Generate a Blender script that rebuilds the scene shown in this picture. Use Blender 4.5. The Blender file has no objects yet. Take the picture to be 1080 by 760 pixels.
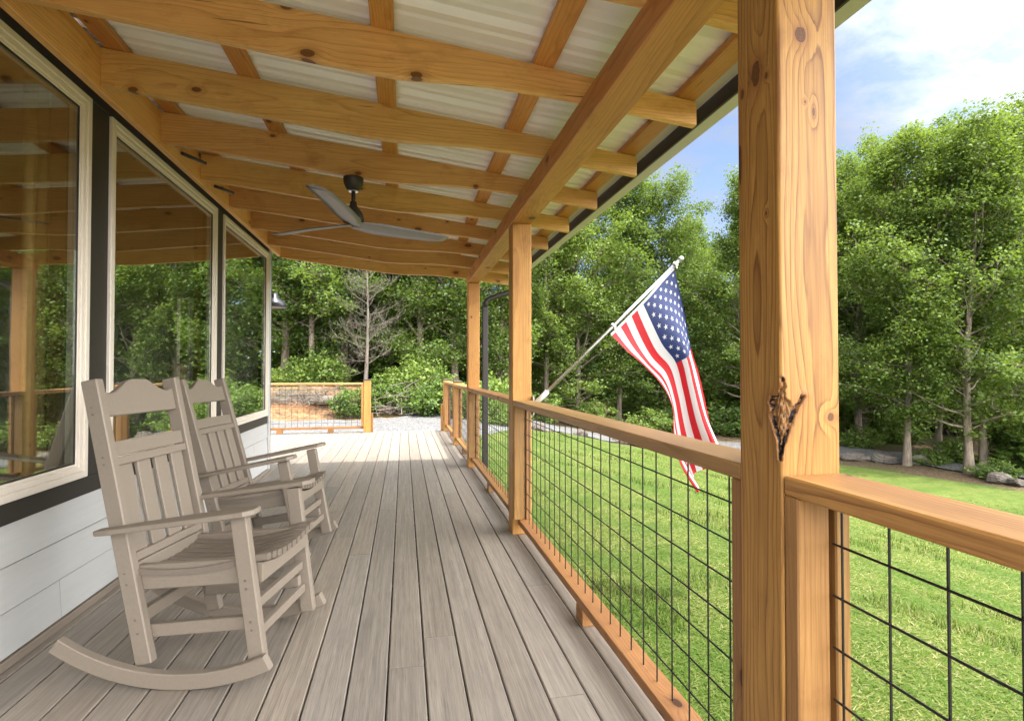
import bpy, bmesh, math, random
import numpy as np
from mathutils import Vector, Matrix

SC = bpy.context.scene
COL = SC.collection
R = math.radians
random.seed(7)

# ------------------------------------------------------------------ camera
CAM_H, YAW, PITCH, FPX = 1.15, R(11.3), R(1.0), 572.0
cd = bpy.data.cameras.new('camera')
cam = bpy.data.objects.new('camera', cd)
COL.objects.link(cam)
cam.location = (0, 0, CAM_H)
cam.rotation_euler = (R(90) + PITCH, 0, -YAW)
cd.sensor_fit = 'HORIZONTAL'
cd.sensor_width = 36.0
cd.lens = FPX / 1080.0 * 36.0
cd.clip_start = 0.02
cd.clip_end = 600
SC.camera = cam

_fw = Vector((math.sin(YAW) * math.cos(PITCH), math.cos(YAW) * math.cos(PITCH), math.sin(PITCH)))
_rt = Vector((math.cos(YAW), -math.sin(YAW), 0))
_up = _rt.cross(_fw)

def sight(x, y):
    return _fw * FPX + _rt * (x - 540) - _up * (y - 380)

def at_depth(x, y, Y):
    """the point of the place seen at photo pixel x, y that lies Y metres along the deck"""
    r = sight(x, y)
    return Vector((0, 0, CAM_H)) + r * (Y / r.y)

# ------------------------------------------------------------------ tagging
def tag(o, label=None, cat=None, group=None, kind=None):
    if label: o['label'] = label
    if cat: o['category'] = cat
    if group: o['group'] = group
    if kind: o['kind'] = kind
    return o

def thing(name, loc, label, cat, group=None):
    o = bpy.data.objects.new(name, None)
    o.empty_display_size = 0.1
    COL.objects.link(o)
    o.location = loc
    return tag(o, label, cat, group)

def link(name, me, mat, parent=None, mw=None):
    """mw = world matrix; the parents here only ever carry a location while their parts are built"""
    o = bpy.data.objects.new(name, me)
    COL.objects.link(o)
    if mat is not None:
        for m in (mat if isinstance(mat, (list, tuple)) else [mat]):
            me.materials.append(m)
    mw = mw or Matrix.Identity(4)
    if parent is not None:
        o.parent = parent
        base = Vector((0, 0, 0))
        p = parent
        off = Matrix.Identity(4)
        chain = []
        while p is not None:
            chain.append(p); p = p.parent
        for q in reversed(chain):
            off = off @ q.matrix_basis
        o.matrix_basis = off.inverted() @ mw
    else:
        o.matrix_basis = mw
    return o

def dup_tree(o, parent=None):
    c = o.copy()
    COL.objects.link(c)
    if parent is not None:
        c.parent = parent
    for ch in list(o.children):
        dup_tree(ch, c)
    return c

# ------------------------------------------------------------------ meshes
class MB:
    def __init__(self):
        self.bm = bmesh.new()

    def box(self, lo, hi, bev=0.0, mat=0):
        lo, hi = Vector(lo), Vector(hi)
        c, s = (lo + hi) / 2, hi - lo
        r = bmesh.ops.create_cube(self.bm, size=1.0, matrix=Matrix.Translation(c) @ Matrix.Diagonal((s.x, s.y, s.z, 1)))
        self._bev(r['verts'], bev, mat)
        return self

    def _bev(self, verts, bev, mat, seg=1):
        fs = {f for v in verts for f in v.link_faces}
        for f in fs: f.material_index = mat
        if bev > 0:
            es = list({e for v in verts for e in v.link_edges})
            bmesh.ops.bevel(self.bm, geom=es, offset=bev, segments=seg, affect='EDGES', profile=0.5)

    def bar(self, p0, p1, w, h, up=(0, 0, 1), bev=0.0, mat=0):
        m, L = frame(p0, p1, up)
        r = bmesh.ops.create_cube(self.bm, size=1.0, matrix=m @ Matrix.Translation((L / 2, 0, 0)) @ Matrix.Diagonal((L, w, h, 1)))
        self._bev(r['verts'], bev, mat)
        return self

    def tube(self, pts, rad, n=8, cap=True, mat=0):
        pts = [Vector(p) for p in pts]
        rads = rad if isinstance(rad, (list, tuple)) else [rad] * len(pts)
        rings = []
        prev = None
        for i, p in enumerate(pts):
            t = (pts[min(i + 1, len(pts) - 1)] - pts[max(i - 1, 0)]).normalized()
            if prev is None:
                a = t.orthogonal().normalized()
            else:
                a = (prev - t * prev.dot(t)).normalized()
            prev = a
            b = t.cross(a)
            rings.append([self.bm.verts.new(p + (a * math.cos(2 * math.pi * k / n) + b * math.sin(2 * math.pi * k / n)) * rads[i]) for k in range(n)])
        for i in range(len(rings) - 1):
            for k in range(n):
                f = self.bm.faces.new((rings[i][k], rings[i][(k + 1) % n], rings[i + 1][(k + 1) % n], rings[i + 1][k]))
                f.material_index = mat
                f.smooth = n > 5
        if cap:
            self.bm.faces.new(list(reversed(rings[0]))).material_index = mat
            self.bm.faces.new(rings[-1]).material_index = mat
        return self

    def lathe(self, prof, n=24, c=(0, 0, 0), mat=0):
        """prof: (radius, z) from bottom to top"""
        c = Vector(c)
        rings = [[self.bm.verts.new(c + Vector((r * math.cos(2 * math.pi * k / n), r * math.sin(2 * math.pi * k / n), z))) for k in range(n)] for r, z in prof]
        for i in range(len(rings) - 1):
            for k in range(n):
                f = self.bm.faces.new((rings[i][k], rings[i][(k + 1) % n], rings[i + 1][(k + 1) % n], rings[i + 1][k]))
                f.smooth = True; f.material_index = mat
        self.bm.faces.new(list(reversed(rings[0]))).material_index = mat
        self.bm.faces.new(rings[-1]).material_index = mat
        return self

    def prism(self, poly, axis, a, b, bev=0.0, mat=0):
        """poly: 2D outline; axis 'x','y','z' = extrusion axis from a to b"""
        def P(u, v, w):
            return {'x': (w, u, v), 'y': (u, w, v), 'z': (u, v, w)}[axis]
        A = [self.bm.verts.new(P(u, v, a)) for u, v in poly]
        B = [self.bm.verts.new(P(u, v, b)) for u, v in poly]
        n = len(poly)
        fs = [self.bm.faces.new(A), self.bm.faces.new(list(reversed(B)))]
        for k in range(n):
            fs.append(self.bm.faces.new((A[k], B[k], B[(k + 1) % n], A[(k + 1) % n])))
        for f in fs: f.material_index = mat
        bmesh.ops.recalc_face_normals(self.bm, faces=fs)
        if bev > 0:
            es = list({e for f in fs[:2] for e in f.edges})
            bmesh.ops.bevel(self.bm, geom=es, offset=bev, segments=1, affect='EDGES')
        return self

    def loft(self, rings, cap=True, mat=0, smooth=False):
        V = [[self.bm.verts.new(p) for p in r] for r in rings]
        n = len(V[0]); fs = []
        for i in range(len(V) - 1):
            for k in range(n):
                fs.append(self.bm.faces.new((V[i][k], V[i][(k + 1) % n], V[i + 1][(k + 1) % n], V[i + 1][k])))
        for f in fs: f.smooth = smooth
        if cap:
            fs.append(self.bm.faces.new(list(reversed(V[0])))); fs.append(self.bm.faces.new(V[-1]))
        for f in fs: f.material_index = mat
        bmesh.ops.recalc_face_normals(self.bm, faces=fs)
        return self

    def mesh(self, name):
        me = bpy.data.meshes.new(name)
        self.bm.to_mesh(me); self.bm.free()
        return me

    def build(self, name, mat, parent=None, mw=None):
        return link(name, self.mesh(name), mat, parent, mw)

def frame(p0, p1, up=(0, 0, 1)):
    p0, p1, up = Vector(p0), Vector(p1), Vector(up)
    x = (p1 - p0); L = x.length; x.normalize()
    y = up.cross(x)
    if y.length < 1e-5: y = Vector((0, 1, 0)).cross(x)
    y.normalize(); z = x.cross(y)
    m = Matrix((x, y, z)).transposed().to_4x4()
    m.translation = p0
    return m, L

def board(name, p0, p1, w, h, mat, parent=None, up=(0, 0, 1), bev=0.003):
    """a plank whose local x runs along its length (so the grain does too); w across, h along up"""
    m, L = frame(p0, p1, up)
    b = MB()
    b.box((0, -w / 2, -h / 2), (L, w / 2, h / 2), bev)
    return b.build(name, mat, parent, m)

def np_mesh(name, V, F, smooth=False):
    """V (n,3); F (m,k) constant k"""
    V = np.asarray(V, np.float32); F = np.asarray(F, np.int32)
    me = bpy.data.meshes.new(name)
    k = F.shape[1]
    me.vertices.add(len(V)); me.vertices.foreach_set('co', V.ravel())
    me.loops.add(F.size); me.loops.foreach_set('vertex_index', F.ravel())
    me.polygons.add(len(F))
    me.polygons.foreach_set('loop_start', np.arange(0, F.size, k, dtype=np.int32))
    me.polygons.foreach_set('loop_total', np.full(len(F), k, np.int32))
    if smooth: me.polygons.foreach_set('use_smooth', np.ones(len(F), bool))
    me.update(calc_edges=True)
    me.validate()
    return me

# ------------------------------------------------------------------ node helpers
class NT:
    def __init__(self, name):
        self.m = bpy.data.materials.new(name)
        self.m.use_nodes = True
        self.t = self.m.node_tree
        self.t.nodes.clear()
        self.out = self.t.nodes.new('ShaderNodeOutputMaterial')

    def n(self, typ, **kw):
        nd = self.t.nodes.new(typ)
        for k, v in kw.items(): setattr(nd, k, v)
        return nd

    def put(self, sock, v):
        if v is None: return
        if hasattr(v, 'is_linked') or hasattr(v, 'links'):
            self.t.links.new(v, sock)
        else:
            if isinstance(v, (tuple, list)) and len(v) == 3 and sock.type == 'RGBA': v = (*v, 1)
            sock.default_value = v

    def math(self, op, a, b=None, c=None, clamp=False):
        nd = self.n('ShaderNodeMath', operation=op, use_clamp=clamp)
        for i, v in enumerate((a, b, c)):
            if v is not None: self.put(nd.inputs[i], v)
        return nd.outputs[0]

    def vmath(self, op, a, b=None):
        nd = self.n('ShaderNodeVectorMath', operation=op)
        self.put(nd.inputs[0], a)
        if b is not None: self.put(nd.inputs[1], b)
        return nd.outputs['Value'] if op in ('LENGTH', 'DISTANCE', 'DOT_PRODUCT') else nd.outputs[0]

    def noise(self, vec, scale, detail=3, rough=0.5, dims='3D', dist=0.0, color=False):
        nd = self.n('ShaderNodeTexNoise', noise_dimensions=dims)
        if vec is not None: self.put(nd.inputs['Vector'], vec)
        nd.inputs['Scale'].default_value = scale
        nd.inputs['Detail'].default_value = detail
        nd.inputs['Roughness'].default_value = rough
        nd.inputs['Distortion'].default_value = dist
        return nd.outputs['Color'] if color else nd.outputs[0]

    def ramp(self, fac, stops, interp='LINEAR'):
        nd = self.n('ShaderNodeValToRGB')
        cr = nd.color_ramp; cr.interpolation = interp
        while len(cr.elements) < len(stops): cr.elements.new(0.5)
        for e, (p, c) in zip(cr.elements, stops):
            e.position = p
            e.color = (*c, 1) if isinstance(c, (tuple, list)) else (c, c, c, 1)
        self.put(nd.inputs[0], fac)
        return nd.outputs[0]

    def mix(self, fac, a, b, mode='MIX'):
        nd = self.n('ShaderNodeMix', data_type='RGBA', blend_type=mode)
        self.put(nd.inputs[0], fac); self.put(nd.inputs[6], a); self.put(nd.inputs[7], b)
        return nd.outputs[2]

    def obj(self):
        return self.n('ShaderNodeTexCoord').outputs['Object']

    def rnd(self):
        return self.n('ShaderNodeObjectInfo').outputs['Random']

    def sep(self, v):
        nd = self.n('ShaderNodeSeparateXYZ'); self.put(nd.inputs[0], v)
        return nd.outputs

    def comb(self, x, y, z):
        nd = self.n('ShaderNodeCombineXYZ')
        for i, v in enumerate((x, y, z)): self.put(nd.inputs[i], v)
        return nd.outputs[0]

    def bump(self, h, strength=0.3, dist=0.01):
        nd = self.n('ShaderNodeBump')
        nd.inputs['Strength'].default_value = strength
        nd.inputs['Distance'].default_value = dist
        self.put(nd.inputs['Height'], h)
        return nd.outputs[0]

    def principled(self, color, rough=0.5, normal=None, metal=0.0, spec=0.5, **kw):
        nd = self.n('ShaderNodeBsdfPrincipled')
        self.put(nd.inputs['Base Color'], color)
        self.put(nd.inputs['Roughness'], rough)
        self.put(nd.inputs['Metallic'], metal)
        nd.inputs['Specular IOR Level'].default_value = spec
        if normal is not None: self.put(nd.inputs['Normal'], normal)
        for k, v in kw.items(): self.put(nd.inputs[k], v)
        return nd.outputs[0]

    def done(self, sh):
        self.t.links.new(sh, self.out.inputs[0])
        return self.m

def wood(name, light, mid, dark, ring=0.011, knots=(), auto_knots=True, rough=0.5, blotch=0.25, pith=(0.09, -0.06), torn=False, spec=0.35, ringamt=1.0, kbend=0.026):
    t = NT(name)
    o = t.obj(); rnd = t.rnd()
    off = t.comb(t.math('MULTIPLY', rnd, 37.0), t.math('MULTIPLY', rnd, 3.1), t.math('MULTIPLY', rnd, 5.7))
    x, y, z = t.sep(o)[0:3]
    vo = t.vmath('ADD', o, off)
    # slow wander of the pith and of the rings along the length
    st = t.vmath('MULTIPLY', vo, (0.9, 5.0, 5.0))
    wob = t.noise(st, 1.0, 2, 0.5, color=True)
    wob = t.vmath('SCALE', t.vmath('SUBTRACT', wob, (0.5, 0.5, 0.5)))
    wob.node.inputs['Scale'].default_value = 0.10
    p = t.vmath('ADD', o, wob)
    _, py, pz = t.sep(p)[0:3]
    oy = t.math('ADD', py, t.math('MULTIPLY_ADD', rnd, 0.06, pith[0] - 0.03))
    oz = t.math('ADD', pz, t.math('MULTIPLY_ADD', t.math('FRACT', t.math('MULTIPLY', rnd, 7.3)), 0.10, pith[1] - 0.05))
    r = t.vmath('LENGTH', t.comb(t.math('MULTIPLY', x, 0.012), oy, oz))
    # knots
    kd = None; kdark = None
    if auto_knots:
        w = t.math('ADD', z, t.math('MULTIPLY', y, 0.8))
        kv = t.comb(t.math('MULTIPLY_ADD', x, 2.3, t.math('MULTIPLY', rnd, 19.0)), t.math('MULTIPLY_ADD', w, 4.2, t.math('MULTIPLY', rnd, 11.0)), 0.0)
        kn = t.noise(o, 18.0, 2)
        vor = t.n('ShaderNodeTexVoronoi', voronoi_dimensions='2D', feature='F1')
        t.put(vor.inputs['Vector'], kv); vor.inputs['Scale'].default_value = 1.0
        d = vor.outputs['Distance']
        cs = t.sep(vor.outputs['Color'])
        keep = t.math('GREATER_THAN', cs[0], 0.52)
        size = t.math('MULTIPLY_ADD', cs[1], 0.07, 0.025)
        dn = t.math('DIVIDE', t.math('ADD', d, t.math('MULTIPLY_ADD', kn, 0.03, -0.015)), size)
        dn = t.math('ADD', dn, t.math('MULTIPLY', t.math('SUBTRACT', 1.0, keep), 50.0))
        kd = dn
    for (kx, ky, kz, rx, ryz) in knots:
        v = t.vmath('MULTIPLY', t.vmath('SUBTRACT', o, (kx, ky, kz)), (1 / rx, 1 / ryz, 1 / ryz))
        nz = t.noise(o, 60.0, 2)
        dd = t.math('ADD', t.vmath('LENGTH', v), t.math('MULTIPLY_ADD', nz, 0.5, -0.25))
        kd = dd if kd is None else t.math('MINIMUM', kd, dd)
    if kd is not None:
        ex = t.math('EXPONENT', t.math('MULTIPLY', t.math('MULTIPLY', kd, kd), -0.20))
        r = t.math('ADD', r, t.math('MULTIPLY', ex, kbend))
    # rings: soft early wood, thin late wood line
    ph = t.math('DIVIDE', r, ring)
    fn = t.noise(t.vmath('MULTIPLY', vo, (3.0, 60.0, 60.0)), 1.0, 3, 0.6)
    ph = t.math('ADD', ph, t.math('MULTIPLY', fn, 0.55))
    fr = t.math('FRACT', ph)
    a = 0.25 * ringamt
    late = t.ramp(fr, [(0.0, 0.0), (0.50, 0.08 * ringamt), (0.80, 0.50 * ringamt), (0.91, 1.0 * ringamt), (0.97, 0.35 * ringamt), (1.0, 0.0)])
    wax = t.noise(t.vmath('MULTIPLY', vo, (1.6, 26.0, 26.0)), 1.0, 3, 0.6)
    late = t.math('MULTIPLY', late, t.ramp(wax, [(0.32, 0.25), (0.62, 1.0)]))
    fib = t.noise(t.vmath('MULTIPLY', vo, (6.0, 240.0, 240.0)), 1.0, 4, 0.65)
    big = t.noise(t.vmath('MULTIPLY', vo, (1.2, 7.0, 7.0)), 1.0, 3, 0.6)
    col = t.mix(late, light, mid)
    col = t.mix(t.ramp(fib, [(0.38, 0.0), (0.72, 0.60)]), col, mid)
    chk = t.noise(t.vmath('MULTIPLY', vo, (2.2, 75.0, 75.0)), 1.0, 2, 0.5)
    stn = t.noise(t.vmath('MULTIPLY', vo, (5.0, 9.0, 9.0)), 1.0, 5, 0.7)
    col = t.mix(t.ramp(stn, [(0.54, 0.0), (0.76, 0.55)]), col, dark)
    col = t.mix(t.ramp(chk, [(0.725, 0.0), (0.75, 0.75)]), col, tuple(c * 0.25 for c in dark))
    col = t.mix(t.ramp(big, [(0.38, 0.0), (0.72, blotch)]), col, dark)
    # board to board tone
    hsv = t.n('ShaderNodeHueSaturation')
    t.put(hsv.inputs['Hue'], t.math('MULTIPLY_ADD', rnd, 0.016, 0.496))
    t.put(hsv.inputs['Value'], t.math('MULTIPLY_ADD', t.math('FRACT', t.math('MULTIPLY', rnd, 13.7)), 0.40, 0.80))
    t.put(hsv.inputs['Color'], col)
    col = hsv.outputs[0]
    if kd is not None:
        col = t.mix(t.ramp(t.math('MULTIPLY', kd, 0.25), [(0.17, 0.85), (0.30, 0.35), (0.55, 0.0)]), col, dark)
        krings = t.math('FRACT', t.math('MULTIPLY', kd, 3.2))
        kc = t.mix(krings, tuple(c * 0.30 for c in dark), tuple(c * 0.62 for c in dark))
        col = t.mix(t.math('LESS_THAN', kd, 0.8), col, kc)
    h = t.math('ADD', t.math('MULTIPLY', late, -0.4), t.math('MULTIPLY', fib, 0.9))
    if torn:
        at = t.n('ShaderNodeAttribute', attribute_name='torn').outputs['Color']
        s = t.sep(at)
        rag = t.noise(t.vmath('MULTIPLY', o, (60.0, 160.0, 160.0)), 1.0, 5, 0.7)
        raw = t.ramp(rag, [(0.34, (0.035, 0.016, 0.009)), (0.52, (0.20, 0.095, 0.035)), (0.72, (0.46, 0.27, 0.11))])
        rg2 = t.noise(t.vmath('MULTIPLY', o, (90.0, 140.0, 140.0)), 1.0, 4, 0.65)
        tm_ = t.ramp(t.math('MULTIPLY_ADD', rg2, 0.5, t.math('MULTIPLY_ADD', s[0], 0.9, -0.25)), [(0.42, 0.0), (0.62, 1.0)])
        ck_ = t.ramp(t.math('MULTIPLY_ADD', rg2, 0.9, t.math('MULTIPLY_ADD', s[1], 0.75, -0.45)), [(0.36, 0.0), (0.58, 1.0)])
        hal = t.ramp(t.math('MULTIPLY_ADD', rg2, 0.3, s[2]), [(0.25, 0.0), (1.1, 0.7)])
        col = t.mix(hal, col, (0.17, 0.062, 0.02))
        col = t.mix(t.math('MULTIPLY', tm_, 0.8), col, raw)
        col = t.mix(ck_, col, (0.008, 0.006, 0.008))
        h = t.math('ADD', h, t.math('MULTIPLY', t.math('MULTIPLY', rag, s[0]), 6.0))
    nrm = t.bump(h, 0.28, 0.002)
    return t.done(t.principled(col, rough, nrm, spec=spec))

def plain(name, color, rough=0.5, metal=0.0, spec=0.5, nscale=40.0, namt=0.12, bump=0.05, bscale=300.0):
    """painted or moulded surface with faint unevenness"""
    t = NT(name)
    o = t.obj()
    a = t.noise(o, nscale, 4, 0.6)
    b = t.noise(o, 2.3, 3, 0.6)
    c = t.mix(t.ramp(a, [(0.3, 0.0), (0.7, 1.0)]), tuple(v * (1 - namt) for v in color), tuple(min(1, v * (1 + namt)) for v in color))
    c = t.mix(t.ramp(b, [(0.3, 0.0), (0.75, 0.35)]), c, tuple(v * (1 - 2 * namt) for v in color))
    return t.done(t.principled(c, t.math('MULTIPLY_ADD', a, 0.15, rough - 0.07), t.bump(t.noise(o, bscale, 2), bump, 0.002), metal, spec))

# ------------------------------------------------------------------ materials
PL, PM, PD = (0.80, 0.475, 0.175), (0.50, 0.235, 0.070), (0.33, 0.135, 0.037)
M = {}
M['rafter'] = wood('stained_pine_rafter', PL, (0.52, 0.255, 0.080), (0.40, 0.175, 0.050), ring=0.014, blotch=0.30, ringamt=0.95)
M['purlin'] = wood('stained_pine_purlin', (0.64, 0.30, 0.09), (0.44, 0.165, 0.042), (0.28, 0.09, 0.02), ring=0.013, blotch=0.3)
M['rail'] = wood('stained_pine_rail', (0.37, 0.185, 0.068), (0.21, 0.088, 0.029), (0.135, 0.055, 0.020), ring=0.012, blotch=0.4)
M['cap'] = wood('weathered_rail_cap', (0.52, 0.285, 0.12), (0.31, 0.135, 0.045), (0.20, 0.085, 0.033), ring=0.012, blotch=0.5, rough=0.42, spec=0.5)
M['cap_near'] = wood('golden_rail_cap', (0.54, 0.285, 0.085), (0.23, 0.090, 0.024), (0.24, 0.105, 0.036), ring=0.016, blotch=0.65, rough=0.42, spec=0.5, ringamt=1.6)  # timber tone of the nearest cap, more golden than the others
M['post'] = wood('stained_pine_post', (0.60, 0.295, 0.085), (0.36, 0.145, 0.038), (0.24, 0.09, 0.025), ring=0.012, blotch=0.3)
M['bigpost'] = wood('stained_pine_near_post', (0.57, 0.285, 0.080), (0.22, 0.083, 0.021), (0.24, 0.092, 0.026), ring=0.0085, blotch=0.30, kbend=0.014, auto_knots=False, torn=True,
                    knots=[(1.794, -0.07, 0.002, 0.034, 0.017), (1.772, -0.07, 0.050, 0.014, 0.008), (1.771, -0.07, -0.032, 0.009, 0.006), (1.618, -0.07, 0.060, 0.060, 0.007), (1.480, -0.07, -0.029, 0.006, 0.004),
                           (1.842, -0.017, -0.07, 0.020, 0.016), (1.685, 0.013, -0.07, 0.012, 0.004), (1.703, -0.007, -0.07, 0.004, 0.003), (1.052, 0.046, -0.07, 0.010, 0.009)],
                    pith=(-0.020, -0.015), ringamt=1.4)
M['dark_metal'] = plain('dark_bronze_metal', (0.022, 0.018, 0.016), 0.45, 0.0, 0.5)
M['wire'] = plain('black_coated_wire', (0.012, 0.011, 0.010), 0.4)
M['black_trim'] = plain('black_brown_trim', (0.030, 0.026, 0.022), 0.55, bump=0.15, bscale=120)
M['frame'] = plain('tan_vinyl_frame', (0.76, 0.69, 0.60), 0.4, namt=0.04)
M['gutter_light'] = plain('taupe_gutter', (0.56, 0.53, 0.49), 0.45, namt=0.05)
M['lantern'] = plain('dark_lamp_enamel', (0.02, 0.022, 0.03), 0.35)
M['fan_dark'] = plain('fan_dark_bronze', (0.03, 0.026, 0.022), 0.4)
M['blade'] = plain('fan_blade_grey', (0.22, 0.21, 0.23), 0.4, namt=0.05)
M['pole'] = plain('brushed_aluminium', (0.52, 0.52, 0.53), 0.28, 0.9)
M['clip'] = plain('white_plastic', (0.8, 0.8, 0.78), 0.4, namt=0.03)
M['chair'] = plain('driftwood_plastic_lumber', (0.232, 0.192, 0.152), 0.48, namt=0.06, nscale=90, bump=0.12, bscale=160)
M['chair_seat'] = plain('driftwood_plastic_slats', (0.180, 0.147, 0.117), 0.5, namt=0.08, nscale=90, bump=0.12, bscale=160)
M['bolt'] = plain('zinc_bolt', (0.20, 0.17, 0.16), 0.4, 0.6)
M['roofdark'] = plain('asphalt_shingle', (0.06, 0.06, 0.06), 0.8)

def siding_mat():
    t = NT('white_lap_siding')
    o = t.obj()
    g = t.noise(t.vmath('MULTIPLY', o, (60.0, 3.0, 40.0)), 1.0, 4, 0.65)
    b = t.noise(o, 1.7, 3)
    c = t.mix(g, (0.45, 0.455, 0.45), (0.56, 0.565, 0.555))
    c = t.mix(t.ramp(b, [(0.35, 0.0), (0.8, 0.25)]), c, (0.38, 0.38, 0.375))
    return t.done(t.principled(c, 0.5, t.bump(g, 0.35, 0.002)))
M['siding'] = siding_mat()

def metal_sheet_mat():
    t = NT('galvalume_underside')
    o = t.obj()
    g = t.noise(t.vmath('MULTIPLY', o, (1.5, 30.0, 1.0)), 1.0, 3, 0.6)
    b = t.noise(o, 3.0, 4)
    c = t.mix(g, (0.86, 0.86, 0.855), (0.94, 0.94, 0.935))
    c = t.mix(t.ramp(b, [(0.4, 0.0), (0.8, 0.2)]), c, (0.78, 0.77, 0.75))
    return t.done(t.principled(c, 0.30, None, 0.0, 0.7))
M['sheet'] = metal_sheet_mat()

def deck_mat():
    t = NT('composite_deck_board')
    o = t.obj()
    x, y, z = t.sep(o)[0:3]
    idx = t.n('ShaderNodeAttribute', attribute_name='plank').outputs['Fac']
    rnd = t.n('ShaderNodeTexWhiteNoise', noise_dimensions='1D')
    t.put(rnd.inputs['W'], idx)
    rv = rnd.outputs['Value']
    v = t.comb(t.math('MULTIPLY_ADD', rv, 40.0, x), t.math('MULTIPLY_ADD', rv, 91.0, y), z)
    streak = t.noise(t.vmath('MULTIPLY', v, (70.0, 1.3, 1.0)), 1.0, 5, 0.68)
    fine = t.noise(t.vmath('MULTIPLY', v, (330.0, 7.0, 1.0)), 1.0, 3, 0.6)
    blot = t.noise(t.vmath('MULTIPLY', v, (14.0, 2.4, 1.0)), 1.0, 4, 0.65)
    c = t.ramp(streak, [(0.30, (0.192, 0.166, 0.139)), (0.50, (0.296, 0.256, 0.214)), (0.70, (0.385, 0.333, 0.280))])
    c = t.mix(t.ramp(fine, [(0.46, 0.0), (0.70, 0.6)]), c, (0.13, 0.108, 0.092))
    c = t.mix(t.ramp(blot, [(0.5, 0.0), (0.80, 0.55)]), c, (0.175, 0.155, 0.145))
    hs = t.n('ShaderNodeHueSaturation')
    t.put(hs.inputs['Color'], c)
    t.put(hs.inputs['Value'], t.math('MULTIPLY_ADD', rv, 0.22, 0.90))
    t.put(hs.inputs['Saturation'], t.math('MULTIPLY_ADD', t.math('FRACT', t.math('MULTIPLY', rv, 9.1)), 0.3, 0.85))
    return t.done(t.principled(hs.outputs[0], 0.52, t.bump(t.math('ADD', streak, fine), 0.25, 0.002), 0.0, 0.35))
M['deck'] = deck_mat()

def glass_mat():
    # double glazing over a dim room: a mirror layer that strengthens at grazing angles over near black
    t = NT('window_glass')
    lw = t.n('ShaderNodeLayerWeight'); lw.inputs['Blend'].default_value = 0.35
    wav = t.noise(t.obj(), 1.1, 1)
    nb = t.bump(wav, 0.06, 0.02)
    gl = t.n('ShaderNodeBsdfGlossy'); gl.inputs['Roughness'].default_value = 0.0
    gl.inputs['Color'].default_value = (0.93, 0.97, 0.92, 1)
    t.put(gl.inputs['Normal'], nb)
    df = t.n('ShaderNodeBsdfTransparent'); df.inputs['Color'].default_value = (0.86, 0.88, 0.84, 1)
    mx = t.n('ShaderNodeMixShader')
    t.put(mx.inputs[0], t.math('MULTIPLY_ADD', lw.outputs['Facing'], 0.52, 0.12))
    t.t.links.new(df.outputs[0], mx.inputs[1]); t.t.links.new(gl.outputs[0], mx.inputs[2])
    return t.done(mx.outputs[0])
M['glass'] = glass_mat()

def leaf_mat(name, a, b, c, trans=0.35):
    t = NT(name)
    g = t.n('ShaderNodeNewGeometry').outputs['Random Per Island']
    o = t.obj(); rnd = t.rnd()
    nz = t.noise(t.vmath('ADD', o, t.comb(t.math('MULTIPLY', rnd, 30.0), 0.0, 0.0)), 0.55, 3, 0.6)
    k = t.math('ADD', t.math('MULTIPLY', g, 0.5), t.math('MULTIPLY', nz, 0.6))
    k = t.math('ADD', k, t.math('MULTIPLY_ADD', rnd, 0.36, -0.18))
    col = t.ramp(k, [(0.22, a), (0.52, b), (0.85, c)])
    df = t.n('ShaderNodeBsdfDiffuse'); t.put(df.inputs[0], col)
    tr = t.n('ShaderNodeBsdfTranslucent')
    t.put(tr.inputs[0], t.mix(0.6, col, (0.30, 0.42, 0.04)))
    mx = t.n('ShaderNodeMixShader'); mx.inputs[0].default_value = trans
    t.t.links.new(df.outputs[0], mx.inputs[1]); t.t.links.new(tr.outputs[0], mx.inputs[2])
    gl = t.n('ShaderNodeBsdfGlossy'); gl.inputs['Roughness'].default_value = 0.55
    gl.inputs['Color'].default_value = (0.8, 0.9, 0.8, 1)
    m2 = t.n('ShaderNodeMixShader'); m2.inputs[0].default_value = 0.03
    t.t.links.new(mx.outputs[0], m2.inputs[1]); t.t.links.new(gl.outputs[0], m2.inputs[2])
    return t.done(m2.outputs[0])
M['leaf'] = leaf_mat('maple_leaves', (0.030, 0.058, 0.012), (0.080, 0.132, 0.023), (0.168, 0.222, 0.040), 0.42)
M['leaf_dark'] = leaf_mat('dark_oak_leaves', (0.024, 0.051, 0.012), (0.064, 0.114, 0.022), (0.135, 0.195, 0.037), 0.42)  # oak foliage, a darker green than the maple
M['leaf_bush'] = leaf_mat('bush_leaves', (0.045, 0.085, 0.016), (0.100, 0.165, 0.030), (0.190, 0.260, 0.052))

def bark_mat(name, a, b):
    t = NT(name)
    o = t.obj()
    n1 = t.noise(t.vmath('MULTIPLY', o, (9.0, 9.0, 1.6)), 1.0, 5, 0.7)
    n2 = t.noise(o, 1.1, 2)
    c = t.mix(t.ramp(n1, [(0.3, 0.0), (0.7, 1.0)]), a, b)
    c = t.mix(t.ramp(n2, [(0.45, 0.0), (0.7, 0.4)]), c, (0.20, 0.21, 0.16))
    return t.done(t.principled(c, 0.85, t.bump(n1, 0.6, 0.03), 0.0, 0.2))
M['bark'] = bark_mat('grey_brown_bark', (0.075, 0.058, 0.044), (0.30, 0.24, 0.185))
M['deadwood'] = bark_mat('bare_grey_twigs', (0.10, 0.08, 0.066), (0.23, 0.19, 0.16))

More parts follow.
